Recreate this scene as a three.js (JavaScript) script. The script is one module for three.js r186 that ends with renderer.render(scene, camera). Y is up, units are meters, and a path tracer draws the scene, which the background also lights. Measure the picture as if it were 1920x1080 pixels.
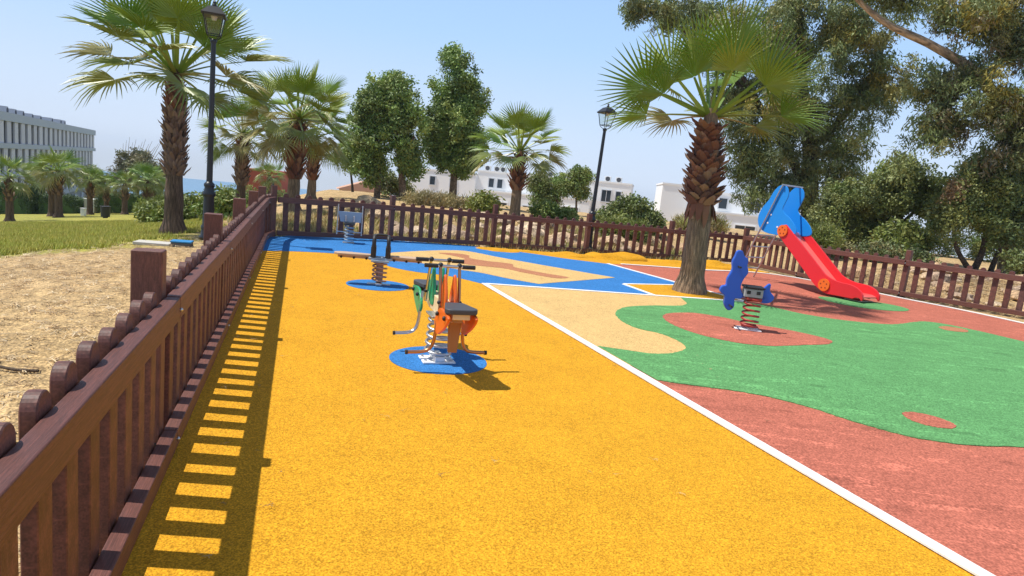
import * as THREE from 'three';
import { mergeGeometries, toCreasedNormals } from 'three/addons/utils/BufferGeometryUtils.js';
import { RoundedBoxGeometry } from 'three/addons/geometries/RoundedBoxGeometry.js';
import { ImprovedNoise } from 'three/addons/math/ImprovedNoise.js';

// ---------------------------------------------------------------- camera, sky, sun, exposure
const V = (x, y, z) => new THREE.Vector3(x, y, z);
const scene = new THREE.Scene();
const renderer = new THREE.WebGLRenderer({ antialias: true });
renderer.toneMapping = THREE.LinearToneMapping;
renderer.toneMappingExposure = 1.08;
renderer.shadowMap.enabled = true;
const camera = new THREE.PerspectiveCamera(48.46, 16 / 9, 0.05, 6000);
camera.position.set(0, 1.65, 0);
camera.rotation.order = 'YXZ';
camera.rotation.set(-8.972 * Math.PI / 180, 0, 6.0 * Math.PI / 180);
scene.add(camera);

function makeSky() {
  const W = 256, Hh = 128, d = new Float32Array(W * Hh * 4);
  const stops = [[-90, [0.62, 0.66, 0.68]], [-3, [0.75, 0.84, 1.0]], [0, [0.76, 0.86, 1.02]], [5, [0.69, 0.85, 1.08]], [12, [0.50, 0.75, 1.14]], [22, [0.38, 0.62, 1.05]], [40, [0.33, 0.41, 0.58]], [65, [0.26, 0.295, 0.39]], [90, [0.24, 0.265, 0.345]]];
  for (let j = 0; j < Hh; j++) {
    const el = (j + 0.5) / Hh * 180 - 90;
    let k = 0; while (k < stops.length - 2 && el > stops[k + 1][0]) k++;
    const [a, A] = stops[k], [b, B] = stops[k + 1], f = Math.min(1, Math.max(0, (el - a) / (b - a)));
    for (let i = 0; i < W; i++) { const o = (j * W + i) * 4; for (let c = 0; c < 3; c++) d[o + c] = 0.88 * (A[c] + (B[c] - A[c]) * f); d[o + 3] = 1; }
  }
  const t = new THREE.DataTexture(d, W, Hh, THREE.RGBAFormat, THREE.FloatType);
  t.mapping = THREE.EquirectangularReflectionMapping; t.magFilter = THREE.LinearFilter; t.minFilter = THREE.LinearFilter; t.needsUpdate = true;
  return t;
}
const skyTex = makeSky();
scene.background = skyTex; scene.environment = skyTex;
const sun = new THREE.DirectionalLight(new THREE.Color(1.0, 0.965, 0.90), 5.0);
sun.position.set(-26.5, 50, 1.5 - 8); sun.target.position.set(0, 0, -8);
sun.castShadow = true; sun.shadow.mapSize.set(4096, 4096);
Object.assign(sun.shadow.camera, { left: -45, right: 45, top: 45, bottom: -45, near: 1, far: 160 });
scene.add(sun, sun.target);
scene.fog = new THREE.FogExp2(0xcfe0f5, 0.00025);

// ---------------------------------------------------------------- helpers
let seed = 12345;
const rnd = () => { seed = (seed + 0x6d2b79f5) | 0; let t = Math.imul(seed ^ (seed >>> 15), 1 | seed); t = (t + Math.imul(t ^ (t >>> 7), 61 | t)) ^ t; return ((t ^ (t >>> 14)) >>> 0) / 4294967296; };
const rr = (a, b) => a + (b - a) * rnd();
const pick = (a) => a[Math.floor(rnd() * a.length)];
const perlin = new ImprovedNoise();
const noise = (x, y, z = 0) => perlin.noise(x, y, z);
const fbm = (x, y, z = 0, o = 4) => { let s = 0, a = 0.5; for (let i = 0; i < o; i++) { s += a * noise(x, y, z + i * 7.3); x *= 2; y *= 2; a *= 0.5; } return s; };
const clamp = (x, a, b) => Math.min(b, Math.max(a, x));
const smooth = (a, b, x) => { const t = clamp((x - a) / (b - a), 0, 1); return t * t * (3 - 2 * t); };
const taken = new Map();
function numbered(n) { const k = taken.get(n) ?? 0; taken.set(n, k + 1); return k ? n + '_' + String(k).padStart(3, '0') : n; }
function shadow(o) { o.castShadow = true; o.receiveShadow = true; return o; }
function part(name, geo, mat, parent) { const m = shadow(new THREE.Mesh(geo, mat)); m.name = name; parent.add(m); return m; }
function tag(o, label, category, group) { o.userData.label = label; if (category) o.userData.category = category; if (group) o.userData.group = group; return o; }
function thing(name, label, category, pos = [0, 0, 0], turn = 0, group) {
  const g = new THREE.Group(); g.name = numbered(name); g.position.set(...pos); g.rotation.y = turn; scene.add(g);
  return tag(g, label, category, group);
}
function struct(name, geo, mat, label) { const m = shadow(new THREE.Mesh(geo, mat)); m.name = numbered(name); m.userData.kind = 'structure'; if (label) m.userData.label = label; scene.add(m); return m; }
const mat = (r, g, b, rough = 0.7, more = {}) => { const m = new (more.transmission !== undefined || more.clearcoat !== undefined || more.sheen !== undefined || more.specularIntensity !== undefined ? THREE.MeshPhysicalMaterial : THREE.MeshStandardMaterial)({ roughness: rough, ...more }); m.color.setRGB(r, g, b); return m; };
const box = (w, h, d, x = 0, y = 0, z = 0) => new THREE.BoxGeometry(w, h, d).translate(x, y, z);
const rbox = (w, h, d, x = 0, y = 0, z = 0, r = 0.006) => new RoundedBoxGeometry(w, h, d, 1, Math.min(r, w / 2.2, h / 2.2, d / 2.2)).translate(x, y, z);
const cyl = (r0, r1, h, x = 0, y = 0, z = 0, n = 16) => new THREE.CylinderGeometry(r1, r0, h, n).translate(x, y + h / 2, z);
const tube = (pts, r, n = 24, m = 10, tension = 0.5) => new THREE.TubeGeometry(new THREE.CatmullRomCurve3(pts, false, 'catmullrom', tension), n, r, m, false);
function rod(a, b, r, n = 10) { const d = b.clone().sub(a), g = new THREE.CylinderGeometry(r, r, d.length(), n); g.applyQuaternion(new THREE.Quaternion().setFromUnitVectors(V(0, 1, 0), d.normalize())); return g.translate((a.x + b.x) / 2, (a.y + b.y) / 2, (a.z + b.z) / 2); }
function merge(list) { return mergeGeometries(list.map((g) => { const q = g.index ? g.toNonIndexed() : g; for (const k of Object.keys(q.attributes)) if (!['position', 'normal', 'uv'].includes(k)) q.deleteAttribute(k); return q; })); }
function data(size, fn, srgb = true) {
  const d = new Uint8Array(size * size * 4);
  for (let y = 0; y < size; y++) for (let x = 0; x < size; x++) { const c = fn(x, y), o = (y * size + x) * 4; d[o] = clamp(c[0], 0, 255); d[o + 1] = clamp(c[1], 0, 255); d[o + 2] = clamp(c[2], 0, 255); d[o + 3] = 255; }
  const t = new THREE.DataTexture(d, size, size); t.magFilter = THREE.LinearFilter; t.minFilter = THREE.LinearMipmapLinearFilter; t.generateMipmaps = true;
  t.wrapS = t.wrapT = THREE.RepeatWrapping; if (srgb) t.colorSpace = THREE.SRGBColorSpace; t.needsUpdate = true; return t;
}
// value noise that tiles
function tileNoise(size, cells) {
  const g = Array.from({ length: cells * cells }, () => rnd()), at = (i, j) => g[((j % cells) + cells) % cells * cells + ((i % cells) + cells) % cells], s = cells / size;
  return (x, y) => { const u = x * s, v = y * s, i = Math.floor(u), j = Math.floor(v), a = u - i, b = v - j, f = a * a * (3 - 2 * a), h = b * b * (3 - 2 * b); return (at(i, j) * (1 - f) + at(i + 1, j) * f) * (1 - h) + (at(i, j + 1) * (1 - f) + at(i + 1, j + 1) * f) * h; };
}

// ---------------------------------------------------------------- textures and materials
const RS = 1024;
function granules(spread, worn) {                                   // bonded rubber granules, 2.5 m tile
  const fine = tileNoise(RS, 512), fine2 = tileNoise(RS, 300), mid = tileNoise(RS, 60), coarse = tileNoise(RS, 9), c2 = tileNoise(RS, 23), streak = tileNoise(RS, 40);
  return data(RS, (x, y) => {
    let v = 205 + (fine(x, y) - 0.5) * 90 * spread + (fine2(x, y) - 0.5) * 30 * spread + (mid(x, y) - 0.5) * 8 + (coarse(x, y) - 0.5) * 9 + (c2(x, y) - 0.5) * 7;
    let w = 0;
    if (worn) { const s = streak(x * 0.25, y * 2) * (0.5 + 0.5 * fine2(x, y)); w = s > 0.60 ? (s - 0.60) * 190 : 0; const q = c2(x * 0.5 + 90, y * 1.5) * 0.7 + coarse(x, y) * 0.3; if (q > 0.74) w -= (q - 0.74) * 170 * (0.6 + 0.4 * mid(x, y)); }
    return [v + w, v + w, v + w];
  });
}
const granTex = granules(1, false), wornTex = granules(0.8, true);
const granBump = data(512, (() => { const a = tileNoise(512, 256), b = tileNoise(512, 120); return (x, y) => { const v = 255 * (0.6 * a(x, y) + 0.4 * b(x, y)); return [v, v, v]; }; })(), false);
function rubber(r, g, b, worn) {
  const t = (worn ? wornTex : granTex).clone(); t.repeat.set(worn ? 0.25 : 0.4, worn ? 0.25 : 0.4);
  const bm = granBump.clone(); bm.repeat.set(0.8, 0.8);
  return mat(r / 0.68, g / 0.68, b / 0.68, 0.95, { map: t, bumpMap: bm, bumpScale: 0.003, specularIntensity: 0.3 });
}
const M = {};
M.ochre = rubber(0.63, 0.305, 0.018); M.blue = rubber(0.04, 0.19, 0.48); M.tan = rubber(0.64, 0.42, 0.17); M.terra = rubber(0.44, 0.19, 0.10);
M.red = rubber(0.45, 0.14, 0.092, true); M.green = rubber(0.115, 0.305, 0.110, true);
M.line = mat(0.80 / 0.62, 0.79 / 0.62, 0.76 / 0.62, 0.8, { map: granules(0.25, false) });
const plankTex = data(512, (() => { const a = tileNoise(512, 200), b = tileNoise(512, 24), c = tileNoise(512, 90); return (x, y) => { const v = 190 + (a(x, y) - 0.5) * 60 + (b(x, y) - 0.5) * 50 + (c(x, y * 0.5) - 0.5) * 30; return [v, v, v]; }; })());
const lumber = (r, g, b) => mat(r / 0.52, g / 0.52, b / 0.52, 0.55, { map: plankTex, bumpMap: plankTex, bumpScale: 0.0008 });
M.lumber = [lumber(0.125, 0.043, 0.030), lumber(0.108, 0.036, 0.026), lumber(0.138, 0.052, 0.037), lumber(0.118, 0.048, 0.038)];
M.steel = mat(0.62, 0.62, 0.63, 0.28, { metalness: 1 });
M.galv = mat(0.55, 0.56, 0.57, 0.42, { metalness: 1 });
M.black = mat(0.018, 0.018, 0.02, 0.55);
M.blackPaint = mat(0.014, 0.015, 0.018, 0.38);
M.seat = mat(0.055, 0.057, 0.065, 0.6);
M.orange = mat(0.75, 0.13, 0.012, 0.4); M.greenPanel = mat(0.02, 0.32, 0.14, 0.4); M.cream = mat(0.72, 0.56, 0.33, 0.5); M.woodPly = mat(0.33, 0.15, 0.055, 0.55);
M.panelBlue = mat(0.02, 0.095, 0.50, 0.38); M.skyBlue = mat(0.012, 0.25, 0.72, 0.36); M.slideRed = mat(0.72, 0.022, 0.03, 0.36); M.slideOrange = mat(0.80, 0.15, 0.015, 0.4);
M.springRed = mat(0.36, 0.04, 0.03, 0.45); M.springBrown = mat(0.42, 0.24, 0.17, 0.5); M.greyBlue = mat(0.30, 0.38, 0.46, 0.5); M.plank = mat(0.50, 0.34, 0.22, 0.6);
M.white = mat(0.80, 0.80, 0.79, 0.75);
M.glass = new THREE.MeshPhysicalMaterial({ transmission: 1, roughness: 0.08, thickness: 0 }); M.glass.color.setRGB(0.9, 0.92, 0.9);
M.windowGlass = mat(0.03, 0.04, 0.05, 0.1);

// ---------------------------------------------------------------- terrain
const FA = V(-1.459, 0, -2.256), FD = V(-0.326, 0, -0.945), FN = V(0.945, 0, -0.326);   // left fence: point, direction, inward normal
const onLeft = (s, off, y = 0) => V(FA.x + FD.x * s + FN.x * off, y, FA.z + FD.z * s + FN.z * off);
const backPosts = [[-5.45, -14.25], [-3.13, -15.90], [-0.62, -17.18], [2.0, -18.13], [4.6, -19.22], [7.05, -20.15]];
const rightPosts = [[7.05, -20.15], [7.85, -17.72], [9.35, -15.42], [11.35, -13.48], [13.3, -11.5], [15.2, -9.5]];
const yard = [[-0.8, -0.3], ...[onLeft(0, 0), onLeft(6, 0)].map((p) => [p.x, p.z]), ...backPosts, ...rightPosts.slice(1), [20, -4], [20, 12], [4, 12]];
yard[0] = [onLeft(-12, 0).x, onLeft(-12, 0).z];
function inside(poly, x, z) { let c = false; for (let i = 0, j = poly.length - 1; i < poly.length; j = i++) { const [a, b] = poly[i], [p, q] = poly[j]; if ((b > z) !== (q > z) && x < (p - a) * (z - b) / (q - b) + a) c = !c; } return c; }
function edgeDist(poly, x, z) { let m = 1e9; for (let i = 0, j = poly.length - 1; i < poly.length; j = i++) { const [a, b] = poly[i], [p, q] = poly[j], dx = p - a, dz = q - b, t = clamp(((x - a) * dx + (z - b) * dz) / (dx * dx + dz * dz), 0, 1); m = Math.min(m, Math.hypot(x - a - dx * t, z - b - dz * t)); } return m; }
function height(x, z) {
  if (inside(yard, x, z)) return -0.03;
  const dist = edgeDist(yard, x, z), u = -((x - FA.x) * FN.x + (z - FA.z) * FN.z), d = (x - FA.x) * FD.x + (z - FA.z) * FD.z;
  const wl = smooth(-3, 4, u);
  let h = -0.03 + 0.04 * smooth(0, 1.5, dist) * (0.5 + fbm(x * 0.6, z * 0.6));
  h += wl * (-0.1 * Math.max(0, u - 1) * smooth(0, 6, u) - 0.05 * Math.max(0, d - 8));
  h += (1 - wl) * (0.42 * smooth(0.6, 6, dist) + 0.24 * smooth(1, 5, dist) * fbm(x * 0.35 + 3, z * 0.35) - 0.055 * Math.max(0, dist - 22));
  const far = Math.hypot(x, z);
  h -= 0.22 * Math.max(0, far - 165);
  return Math.max(h, -60);
}
const axis = (lo, hi, a, b, step) => { const r = []; let s = step; for (let v = a; v > lo; v -= s, s *= 1.18) r.push(v); r.push(lo); r.reverse(); for (let v = a + step; v <= b; v += step) r.push(v); s = step; for (let v = b + step; v < hi; v += s, s *= 1.18) r.push(v); r.push(hi); return r; };
{
  const xs = axis(-420, 420, -38, 22, 0.4), zs = axis(-420, 120, -48, 4, 0.4), nx = xs.length, nz = zs.length;
  const p = new Float32Array(nx * nz * 3), c = new Float32Array(nx * nz * 3), uv = new Float32Array(nx * nz * 2), idx = [];
  for (let j = 0; j < nz; j++) for (let i = 0; i < nx; i++) {
    const x = xs[i], z = zs[j], k = j * nx + i, u = -((x - FA.x) * FN.x + (z - FA.z) * FN.z), d = (x - FA.x) * FD.x + (z - FA.z) * FD.z;
    p.set([x, height(x, z), z], k * 3); uv.set([x / 3, z / 3], k * 2);
    const n1 = fbm(x * 0.3, z * 0.3), n2 = fbm(x * 1.3 + 9, z * 1.3);
    const lawn = smooth(-0.5, 0.5, (lawnEdge(u, d) + n1 * 1.6 + n2 * 1.2));
    const dirt = [0.50 + n2 * 0.20 + n1 * 0.08, 0.345 + n2 * 0.16 + n1 * 0.07, 0.17 + n2 * 0.10 + n1 * 0.03], grass = [0.34 + n1 * 0.10 + n2 * 0.05, 0.32 + n1 * 0.05 + n2 * 0.06, 0.05];
    c.set(dirt.map((v, q) => v + (grass[q] - v) * lawn), k * 3);
  }
  for (let j = 0; j < nz - 1; j++) for (let i = 0; i < nx - 1; i++) { const a = j * nx + i; idx.push(a, a + nx, a + 1, a + 1, a + nx, a + nx + 1); }
  const g = new THREE.BufferGeometry(); g.setAttribute('position', new THREE.BufferAttribute(p, 3)); g.setAttribute('uv', new THREE.BufferAttribute(uv, 2)); g.setAttribute('color', new THREE.BufferAttribute(c, 3)); g.setIndex(idx); g.computeVertexNormals();
  const f = tileNoise(1024, 400), f2 = tileNoise(1024, 150), f3 = tileNoise(1024, 40), f4 = tileNoise(1024, 12);
  const soil = data(1024, (x, y) => { const v = 205 + (f(x, y) - 0.5) * 95 + (f2(x, y) - 0.5) * 60 + (f3(x, y) - 0.5) * 40 + (f4(x, y) - 0.5) * 26; return [v, v * 0.99, v * 0.96]; });
  const soilB = data(512, (() => { const a = tileNoise(512, 200), b = tileNoise(512, 60); return (x, y) => { const v = 255 * (0.5 * a(x, y) + 0.5 * b(x, y)); return [v, v, v]; }; })(), false);
  const m = new THREE.MeshStandardMaterial({ vertexColors: true, map: soil, bumpMap: soilB, bumpScale: 0.03, roughness: 0.95 }); m.color.setRGB(1.45, 1.45, 1.45);
  struct('ground', g, m, 'dry straw covered earth and mown lawn falling away towards the sea');
}
function lawnEdge(u, d) { return Math.min(u - 1.4, (d - 11.3 + 1.8 * (u - 1.87)) * 0.5); }
{
  const g = new THREE.CircleGeometry(1120, 128).rotateX(-Math.PI / 2).translate(0, -38, 0);
  const w = tileNoise(512, 40), w2 = tileNoise(512, 130), b = data(512, (x, y) => { const v = 255 * (0.5 * w(x, y) + 0.5 * w2(x, y)); return [v, v, v]; }, false); b.repeat.set(40, 40);
  struct('sea', g, mat(0.12, 0.24, 0.36, 0.35, { bumpMap: b, bumpScale: 0.5 }), 'hazy blue sea below the park');
}

// ---------------------------------------------------------------- playground surface (sheets about 4 mm apart)
const spline = (pts, closed = true, n = 8) => new THREE.CatmullRomCurve3(pts.map(([x, z]) => V(x, 0, z)), closed, 'centripetal').getPoints(pts.length * n).map((p) => [p.x + rr(-0.007, 0.007), p.z + rr(-0.007, 0.007)]);
function sheet(name, pts, y, material, label, thick = 0.02) {
  const s = new THREE.Shape(pts.map(([x, z]) => new THREE.Vector2(x, -z)));
  const g = new THREE.ExtrudeGeometry(s, { depth: thick, bevelEnabled: false }).rotateX(-Math.PI / 2).translate(0, y - thick, 0);
  return struct(name, g, material, label);
}
const kerbLine = [[2.68, -16.07], [4.18, -16.57], [5.0, -16.81], [5.86, -17.28], [6.7, -17.62], [7.4, -17.52], [7.97, -16.95], [8.86, -15.58], [9.22, -14.9], [9.73, -14.11], [10.2, -13.0], [10.6, -11.73], [11.4, -8.5], [12.5, -3]];
const kerbS = spline(kerbLine, false, 6);
const slabEdge = [...[-6, 0, 6, 11.5].map((s) => { const p = onLeft(s, 0.012); return [p.x, p.z]; }), [-5.42, -14.2], [-5.13, -15.0], [-4.3, -15.66], [-2.83, -16.26], [-1.37, -16.75], [-0.6, -16.95], [0.6, -17.3], [2.1, -17.85], [4.6, -18.85], [6.6, -19.2], [7.25, -18.2], ...kerbS.slice(26), [12.5, 4], [3, 4]];
sheet('rubber_surface', slabEdge, 0, M.ochre, 'ochre yellow rubber playground surface', 0.05);
const blueTop = spline([[-5.44, -14.05], [-5.08, -14.98], [-4.3, -15.6], [-2.83, -16.2], [-1.37, -16.7], [-0.38, -16.66], [0.45, -16.42], [1.26, -16.07], [2.31, -15.86]], false);
const blueLow = spline([[-0.47, -10.54], [-1.15, -11.06], [-1.7, -11.12], [-2.18, -11.39], [-2.87, -12.3], [-3.51, -12.42], [-4.32, -12.05], [-4.72, -11.75]], false);
sheet('blue_rubber_patch', [...blueTop, [3.57, -13.24], [2.14, -12.36], [2.52, -11.23], [0.96, -10.9], ...blueLow], 0.004, M.blue, 'blue rubber band along the back fence');
sheet('tan_rubber_patch', [[2.11, -13.23], [0.46, -11.19], ...spline([[0.46, -11.19], [-0.07, -11.46], [-0.61, -11.84], [-1.03, -11.97], [-1.66, -12.26], [-2.31, -12.57], [-2.6, -13.0], [-2.62, -13.42], [-2.4, -13.9], [-1.98, -14.6], [-1.61, -15.1], [-1.2, -15.35], [-0.37, -14.74], [0.85, -13.97], [2.11, -13.23]], false).slice(1, -1)], 0.008, M.tan, 'pale tan rubber island in the blue band');
sheet('terracotta_rubber_patch', spline([[-1.73, -14.3], [-1.37, -14.6], [-1.08, -14.5], [-0.97, -13.94], [-0.61, -13.76], [-0.08, -13.7], [0.02, -13.18], [0.55, -12.76], [1.08, -12.46], [0.85, -12.17], [0.2, -12.48], [-0.23, -12.82], [-0.82, -12.81], [-1.12, -12.91], [-1.18, -13.23], [-1.08, -13.73], [-1.41, -14.1]]), 0.012, M.terra, 'terracotta fish shaped rubber inlay');
sheet('red_rubber_patch', [[-0.47, -10.54], [2.51, -11.23], [4.32, -11.68], [2.31, -15.86], ...kerbS, [12.5, 4], [5.1, 4]], 0.0045, M.red, 'brick red rubber surface of the slide area');
sheet('beige_rubber_patch', [[-0.47, -10.54], [0.96, -10.88], [2.51, -11.23], [3.3, -11.41], [3.1, -9.2], [2.4, -7.4], [1.74, -6.5], [1.2, -6.2]], 0.008, M.tan, 'pale beige rubber patch beside the white line');
sheet('green_rubber_patch', [[1.01, -6.93], ...spline([[1.01, -6.93], [1.25, -6.89], [1.6, -6.84], [1.87, -6.98], [2.08, -7.28], [2.09, -7.6], [1.95, -7.94], [1.66, -8.17], [1.52, -8.61], [1.53, -9.14], [1.77, -9.69], [2.25, -10.1], [2.78, -10.4], [2.97, -10.7], [3.0, -10.97], [3.02, -11.33]], false).slice(1), ...spline([[4.13, -11.6], [4.62, -11.4], [4.98, -10.95], [5.4, -10.72], [5.95, -10.66], [6.46, -10.76], [6.83, -11.01], [7.23, -11.34], [7.6, -11.56], [7.85, -11.5], [8.11, -11.2], [8.4, -10.6], [8.7, -9.4], [8.6, -7.4], [6.5, -5.6], [4.62, -5.05], [4.07, -4.94], [3.71, -4.88], [3.38, -4.91], [3.15, -5.03], [2.93, -5.22], [2.76, -5.42], [2.53, -5.59], [2.27, -5.7], [1.88, -5.75], [1.59, -5.78], [1.44, -5.81]], false)], 0.012, M.green, 'large green rubber field with wavy edge');
sheet('red_rubber_island', spline([[2.26, -9.29], [2.44, -9.56], [2.86, -9.79], [3.2, -9.68], [3.61, -9.38], [4.11, -9.13], [4.39, -8.86], [4.46, -8.66], [4.29, -8.42], [3.86, -8.18], [3.31, -7.9], [2.91, -7.88], [2.55, -8.09], [2.3, -8.48], [2.21, -8.95]]), 0.016, M.red, 'red rubber island under the blue spring rider');
sheet('red_rubber_island', spline([[3.59, -5.54], [3.73, -5.62], [3.9, -5.55], [3.95, -5.37], [3.86, -5.26], [3.68, -5.25], [3.57, -5.37]]), 0.016, M.red, 'small red rubber spot in the green field');
sheet('red_rubber_island', spline([[7.44, -10.99], [7.75, -11.2], [7.95, -11.05], [7.75, -10.75], [7.42, -10.75]]), 0.016, M.terra, 'small faded orange rubber spot by the red edge');
sheet('green_rubber_island', spline([[6.54, -13.6], [7.09, -13.75], [7.69, -13.75], [8.08, -13.55], [8.18, -13.14], [7.92, -12.75], [7.46, -12.53], [6.92, -12.54], [6.5, -12.95]]), 0.012, M.green, 'green rubber island under the slide end');
sheet('ochre_rubber_patch', [[2.14, -12.36], [3.57, -13.24], [4.32, -11.66], [2.52, -11.23]], 0.010, M.ochre, 'ochre rubber triangle round the palm trunk');
function stripe(pts, w, y, label, name = 'painted_line') {
  const L = [], R = [];
  pts.forEach(([x, z], i) => { const a = pts[Math.max(0, i - 1)], b = pts[Math.min(pts.length - 1, i + 1)], dx = b[0] - a[0], dz = b[1] - a[1], l = Math.hypot(dx, dz); L.push([x - dz / l * w / 2, z + dx / l * w / 2]); R.push([x + dz / l * w / 2, z - dx / l * w / 2]); });
  return sheet(name, [...L, ...R.reverse()], y, M.line, label, 0.012);
}
stripe([[-0.47, -10.54], [2.45, -2.94], [4.9, 3.4]], 0.09, 0.020, 'long white line between ochre and red rubber');
stripe([[-0.43, -10.55], [2.51, -11.23], [4.3, -11.66]], 0.085, 0.0185, 'white line below the blue triangle');
stripe([[2.31, -15.86], [4.32, -11.70]], 0.075, 0.017, 'white line between blue and red rubber');
stripe([[2.17, -12.38], [3.52, -13.15]], 0.075, 0.0155, 'white line behind the palm triangle');
stripe([[2.15, -12.34], [2.54, -11.27]], 0.075, 0.0140, 'white line left of the palm triangle');
stripe(kerbS, 0.10, 0.0215, 'white edging curving along the red rubber', 'white_edging');
// low ochre humps of rubber along the back edge
[[-0.5, -16.35, 0.55, 0.09], [0.15, -16.75, 0.5, 0.07], [1.5, -17.1, 0.6, 0.10], [2.5, -17.35, 0.65, 0.15], [3.15, -17.75, 0.6, 0.16], [4.5, -18.1, 0.7, 0.10], [5.6, -18.1, 0.75, 0.19], [6.4, -18.3, 0.5, 0.1]].forEach(([x, z, r, h], i) => {
  const g = new THREE.SphereGeometry(1, 24, 10, 0, Math.PI * 2, 0, Math.PI / 2), p = g.attributes.position;
  for (let k = 0; k < p.count; k++) { const a = noise(p.getX(k) * 1.7 + i * 5, p.getZ(k) * 1.7); p.setXYZ(k, x + p.getX(k) * r * (1 + a * 0.3), -0.03 + p.getY(k) * h * (1 + a * 0.6), z + p.getZ(k) * r * 0.62 * (1 + a * 0.3)); }
  g.computeVertexNormals(); struct('rubber_mound', g, M.ochre, 'low ochre rubber mound by the back fence');
});
for (const [x, z, r, l] of [[-0.61, -5.75, 0.45, 'round blue rubber pad under the spring seesaw'], [-1.99, -9.38, 0.46, 'round blue rubber pad under the plank seesaw']]) {
  const pts = []; for (let i = 0; i < 64; i++) { const a = i / 64 * Math.PI * 2; pts.push([x + Math.cos(a) * r, z + Math.sin(a) * r]); }
  sheet('blue_rubber_pad', pts, 0.005, M.blue, l);
}

// ---------------------------------------------------------------- fences
const picketGeo = (() => {
  const w = 0.052, s = new THREE.Shape(); s.moveTo(-w, 0.05); s.lineTo(w, 0.05); s.lineTo(w, 0.905); s.absarc(0, 0.905, w, 0, Math.PI, false); s.lineTo(-w, 0.05);
  return new THREE.ExtrudeGeometry(s, { depth: 0.037, bevelEnabled: true, bevelSize: 0.004, bevelThickness: 0.004, bevelSegments: 1, curveSegments: 7 }).translate(0, 0, -0.045);   // local z: inward is +
})();
const postGeo = rbox(0.11, 1.125, 0.148, 0, 0.5625, -0.079, 0.008), shoeGeo = rbox(0.125, 0.10, 0.160, 0, 0.03, -0.079, 0.004), boltGeo = new THREE.SphereGeometry(0.011, 8, 5);
function fence(name, label, posts, firstPost, lastPost, trimStart = 0, trimEnd = 0) {
  const f = thing(name, label, 'fence', [posts[0].x, 0, posts[0].z]);
  const o = posts[0], dirs = posts.slice(1).map((p, i) => p.clone().sub(posts[i]).normalize());
  const place = (m, p, d, y = 0) => { m.position.set(p.x - o.x, y, p.z - o.z); m.rotation.y = Math.atan2(-d.z, d.x); m.rotation.y += 0; return m; };
  posts.forEach((p, i) => {
    if ((i === 0 && !firstPost) || (i === posts.length - 1 && !lastPost)) return;
    const d = (dirs[i - 1] ?? dirs[i]).clone().add(dirs[i] ?? dirs[i - 1]).normalize();
    const m = place(part('post', postGeo, pick(M.lumber), f), p, d, rr(-0.012, 0.008)); m.rotation.z = rr(-0.006, 0.006);
    const k = part('foot_bracket', shoeGeo, M.blackPaint, m);
    for (const y of [0.08, 0.81]) { const b = part('bolt', boltGeo, M.galv, m); b.position.set(0.0, y, 0.078); }
  });
  dirs.forEach((d, i) => {
    const a = posts[i], b = posts[i + 1], L = a.distanceTo(b), turn = (q, r) => { if (!q || !r) return 0; const c = q.x * r.z - q.z * r.x; return Math.max(0, c > 0 ? Math.acos(clamp(q.dot(r), -1, 1)) : 0); };
    const t0 = 0.004 + 0.08 * Math.tan(turn(dirs[i - 1], d) / 2) + (i ? 0 : trimStart), t1 = 0.004 + 0.08 * Math.tan(turn(d, dirs[i + 1]) / 2) + (i < dirs.length - 1 ? 0 : trimEnd), c = a.clone().lerp(b, 0.5).addScaledVector(d, (t0 - t1) / 2);
    for (const [y, h] of [[0.826, 0.125], [0.085, 0.105]]) { const g = rbox(L - t0 - t1, h, 0.072, 0, 0, 0.038, 0.007); const m = place(part('rail', g, pick(M.lumber), f), c, d, y + rr(-0.002, 0.002)); m.rotation.z = rr(-0.002, 0.002); }
    const n = Math.round(L / 0.253), gap = L / n;
    for (let k = 1; k < n; k++) { const m = place(part('picket', picketGeo, pick(M.lumber), f), a.clone().addScaledVector(d, k * gap + rr(-0.004, 0.004)), d, rr(-0.008, 0.006)); m.rotation.z = rr(-0.008, 0.008); }
  });
  return f;
}
// every run goes clockwise seen from above, so the playground lies on the right-hand side: local +z
const leftRun = []; for (let k = -2; k <= 4; k++) leftRun.push(onLeft(1.12 + k * 2.68, 0));
fence('picket_fence', 'dark brown picket fence running along the left side beside the dry lawn', [...leftRun, V(-5.45, 0, -14.25)], true, false, 0, 0.065);
fence('picket_fence', 'dark brown picket fence along the back behind the blue rubber', backPosts.map(([x, z]) => V(x, 0, z)), true, false, 0.065, 0.085);
fence('picket_fence', 'sunlit brown picket fence on the right behind the red slide', rightPosts.map(([x, z]) => V(x, 0, z)), true, true, 0.085, 0);

// ---------------------------------------------------------------- spring helper
function helix(r0, r1, y0, y1, turns, wire) {
  class H extends THREE.Curve { getPoint(t, v = new THREE.Vector3()) { const a = t * turns * Math.PI * 2, r = r0 + (r1 - r0) * t; return v.set(Math.cos(a) * r, y0 + (y1 - y0) * t, Math.sin(a) * r); } }
  return new THREE.TubeGeometry(new H(), turns * 22, wire, 8, false);
}
const ext = (pts, depth, bevel = 0.006, curved = true) => {
  const p = curved ? new THREE.CatmullRomCurve3(pts.map(([x, y]) => V(x, y, 0)), true, 'centripetal').getPoints(pts.length * 6).slice(0, -1).map((q) => new THREE.Vector2(q.x, q.y)) : pts.map(([x, y]) => new THREE.Vector2(x, y));
  return new THREE.ExtrudeGeometry(new THREE.Shape(p), { depth: depth - 2 * bevel, bevelEnabled: true, bevelSize: bevel, bevelThickness: bevel, bevelSegments: 2 }).translate(0, 0, -(depth - 2 * bevel) / 2);
};

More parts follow.
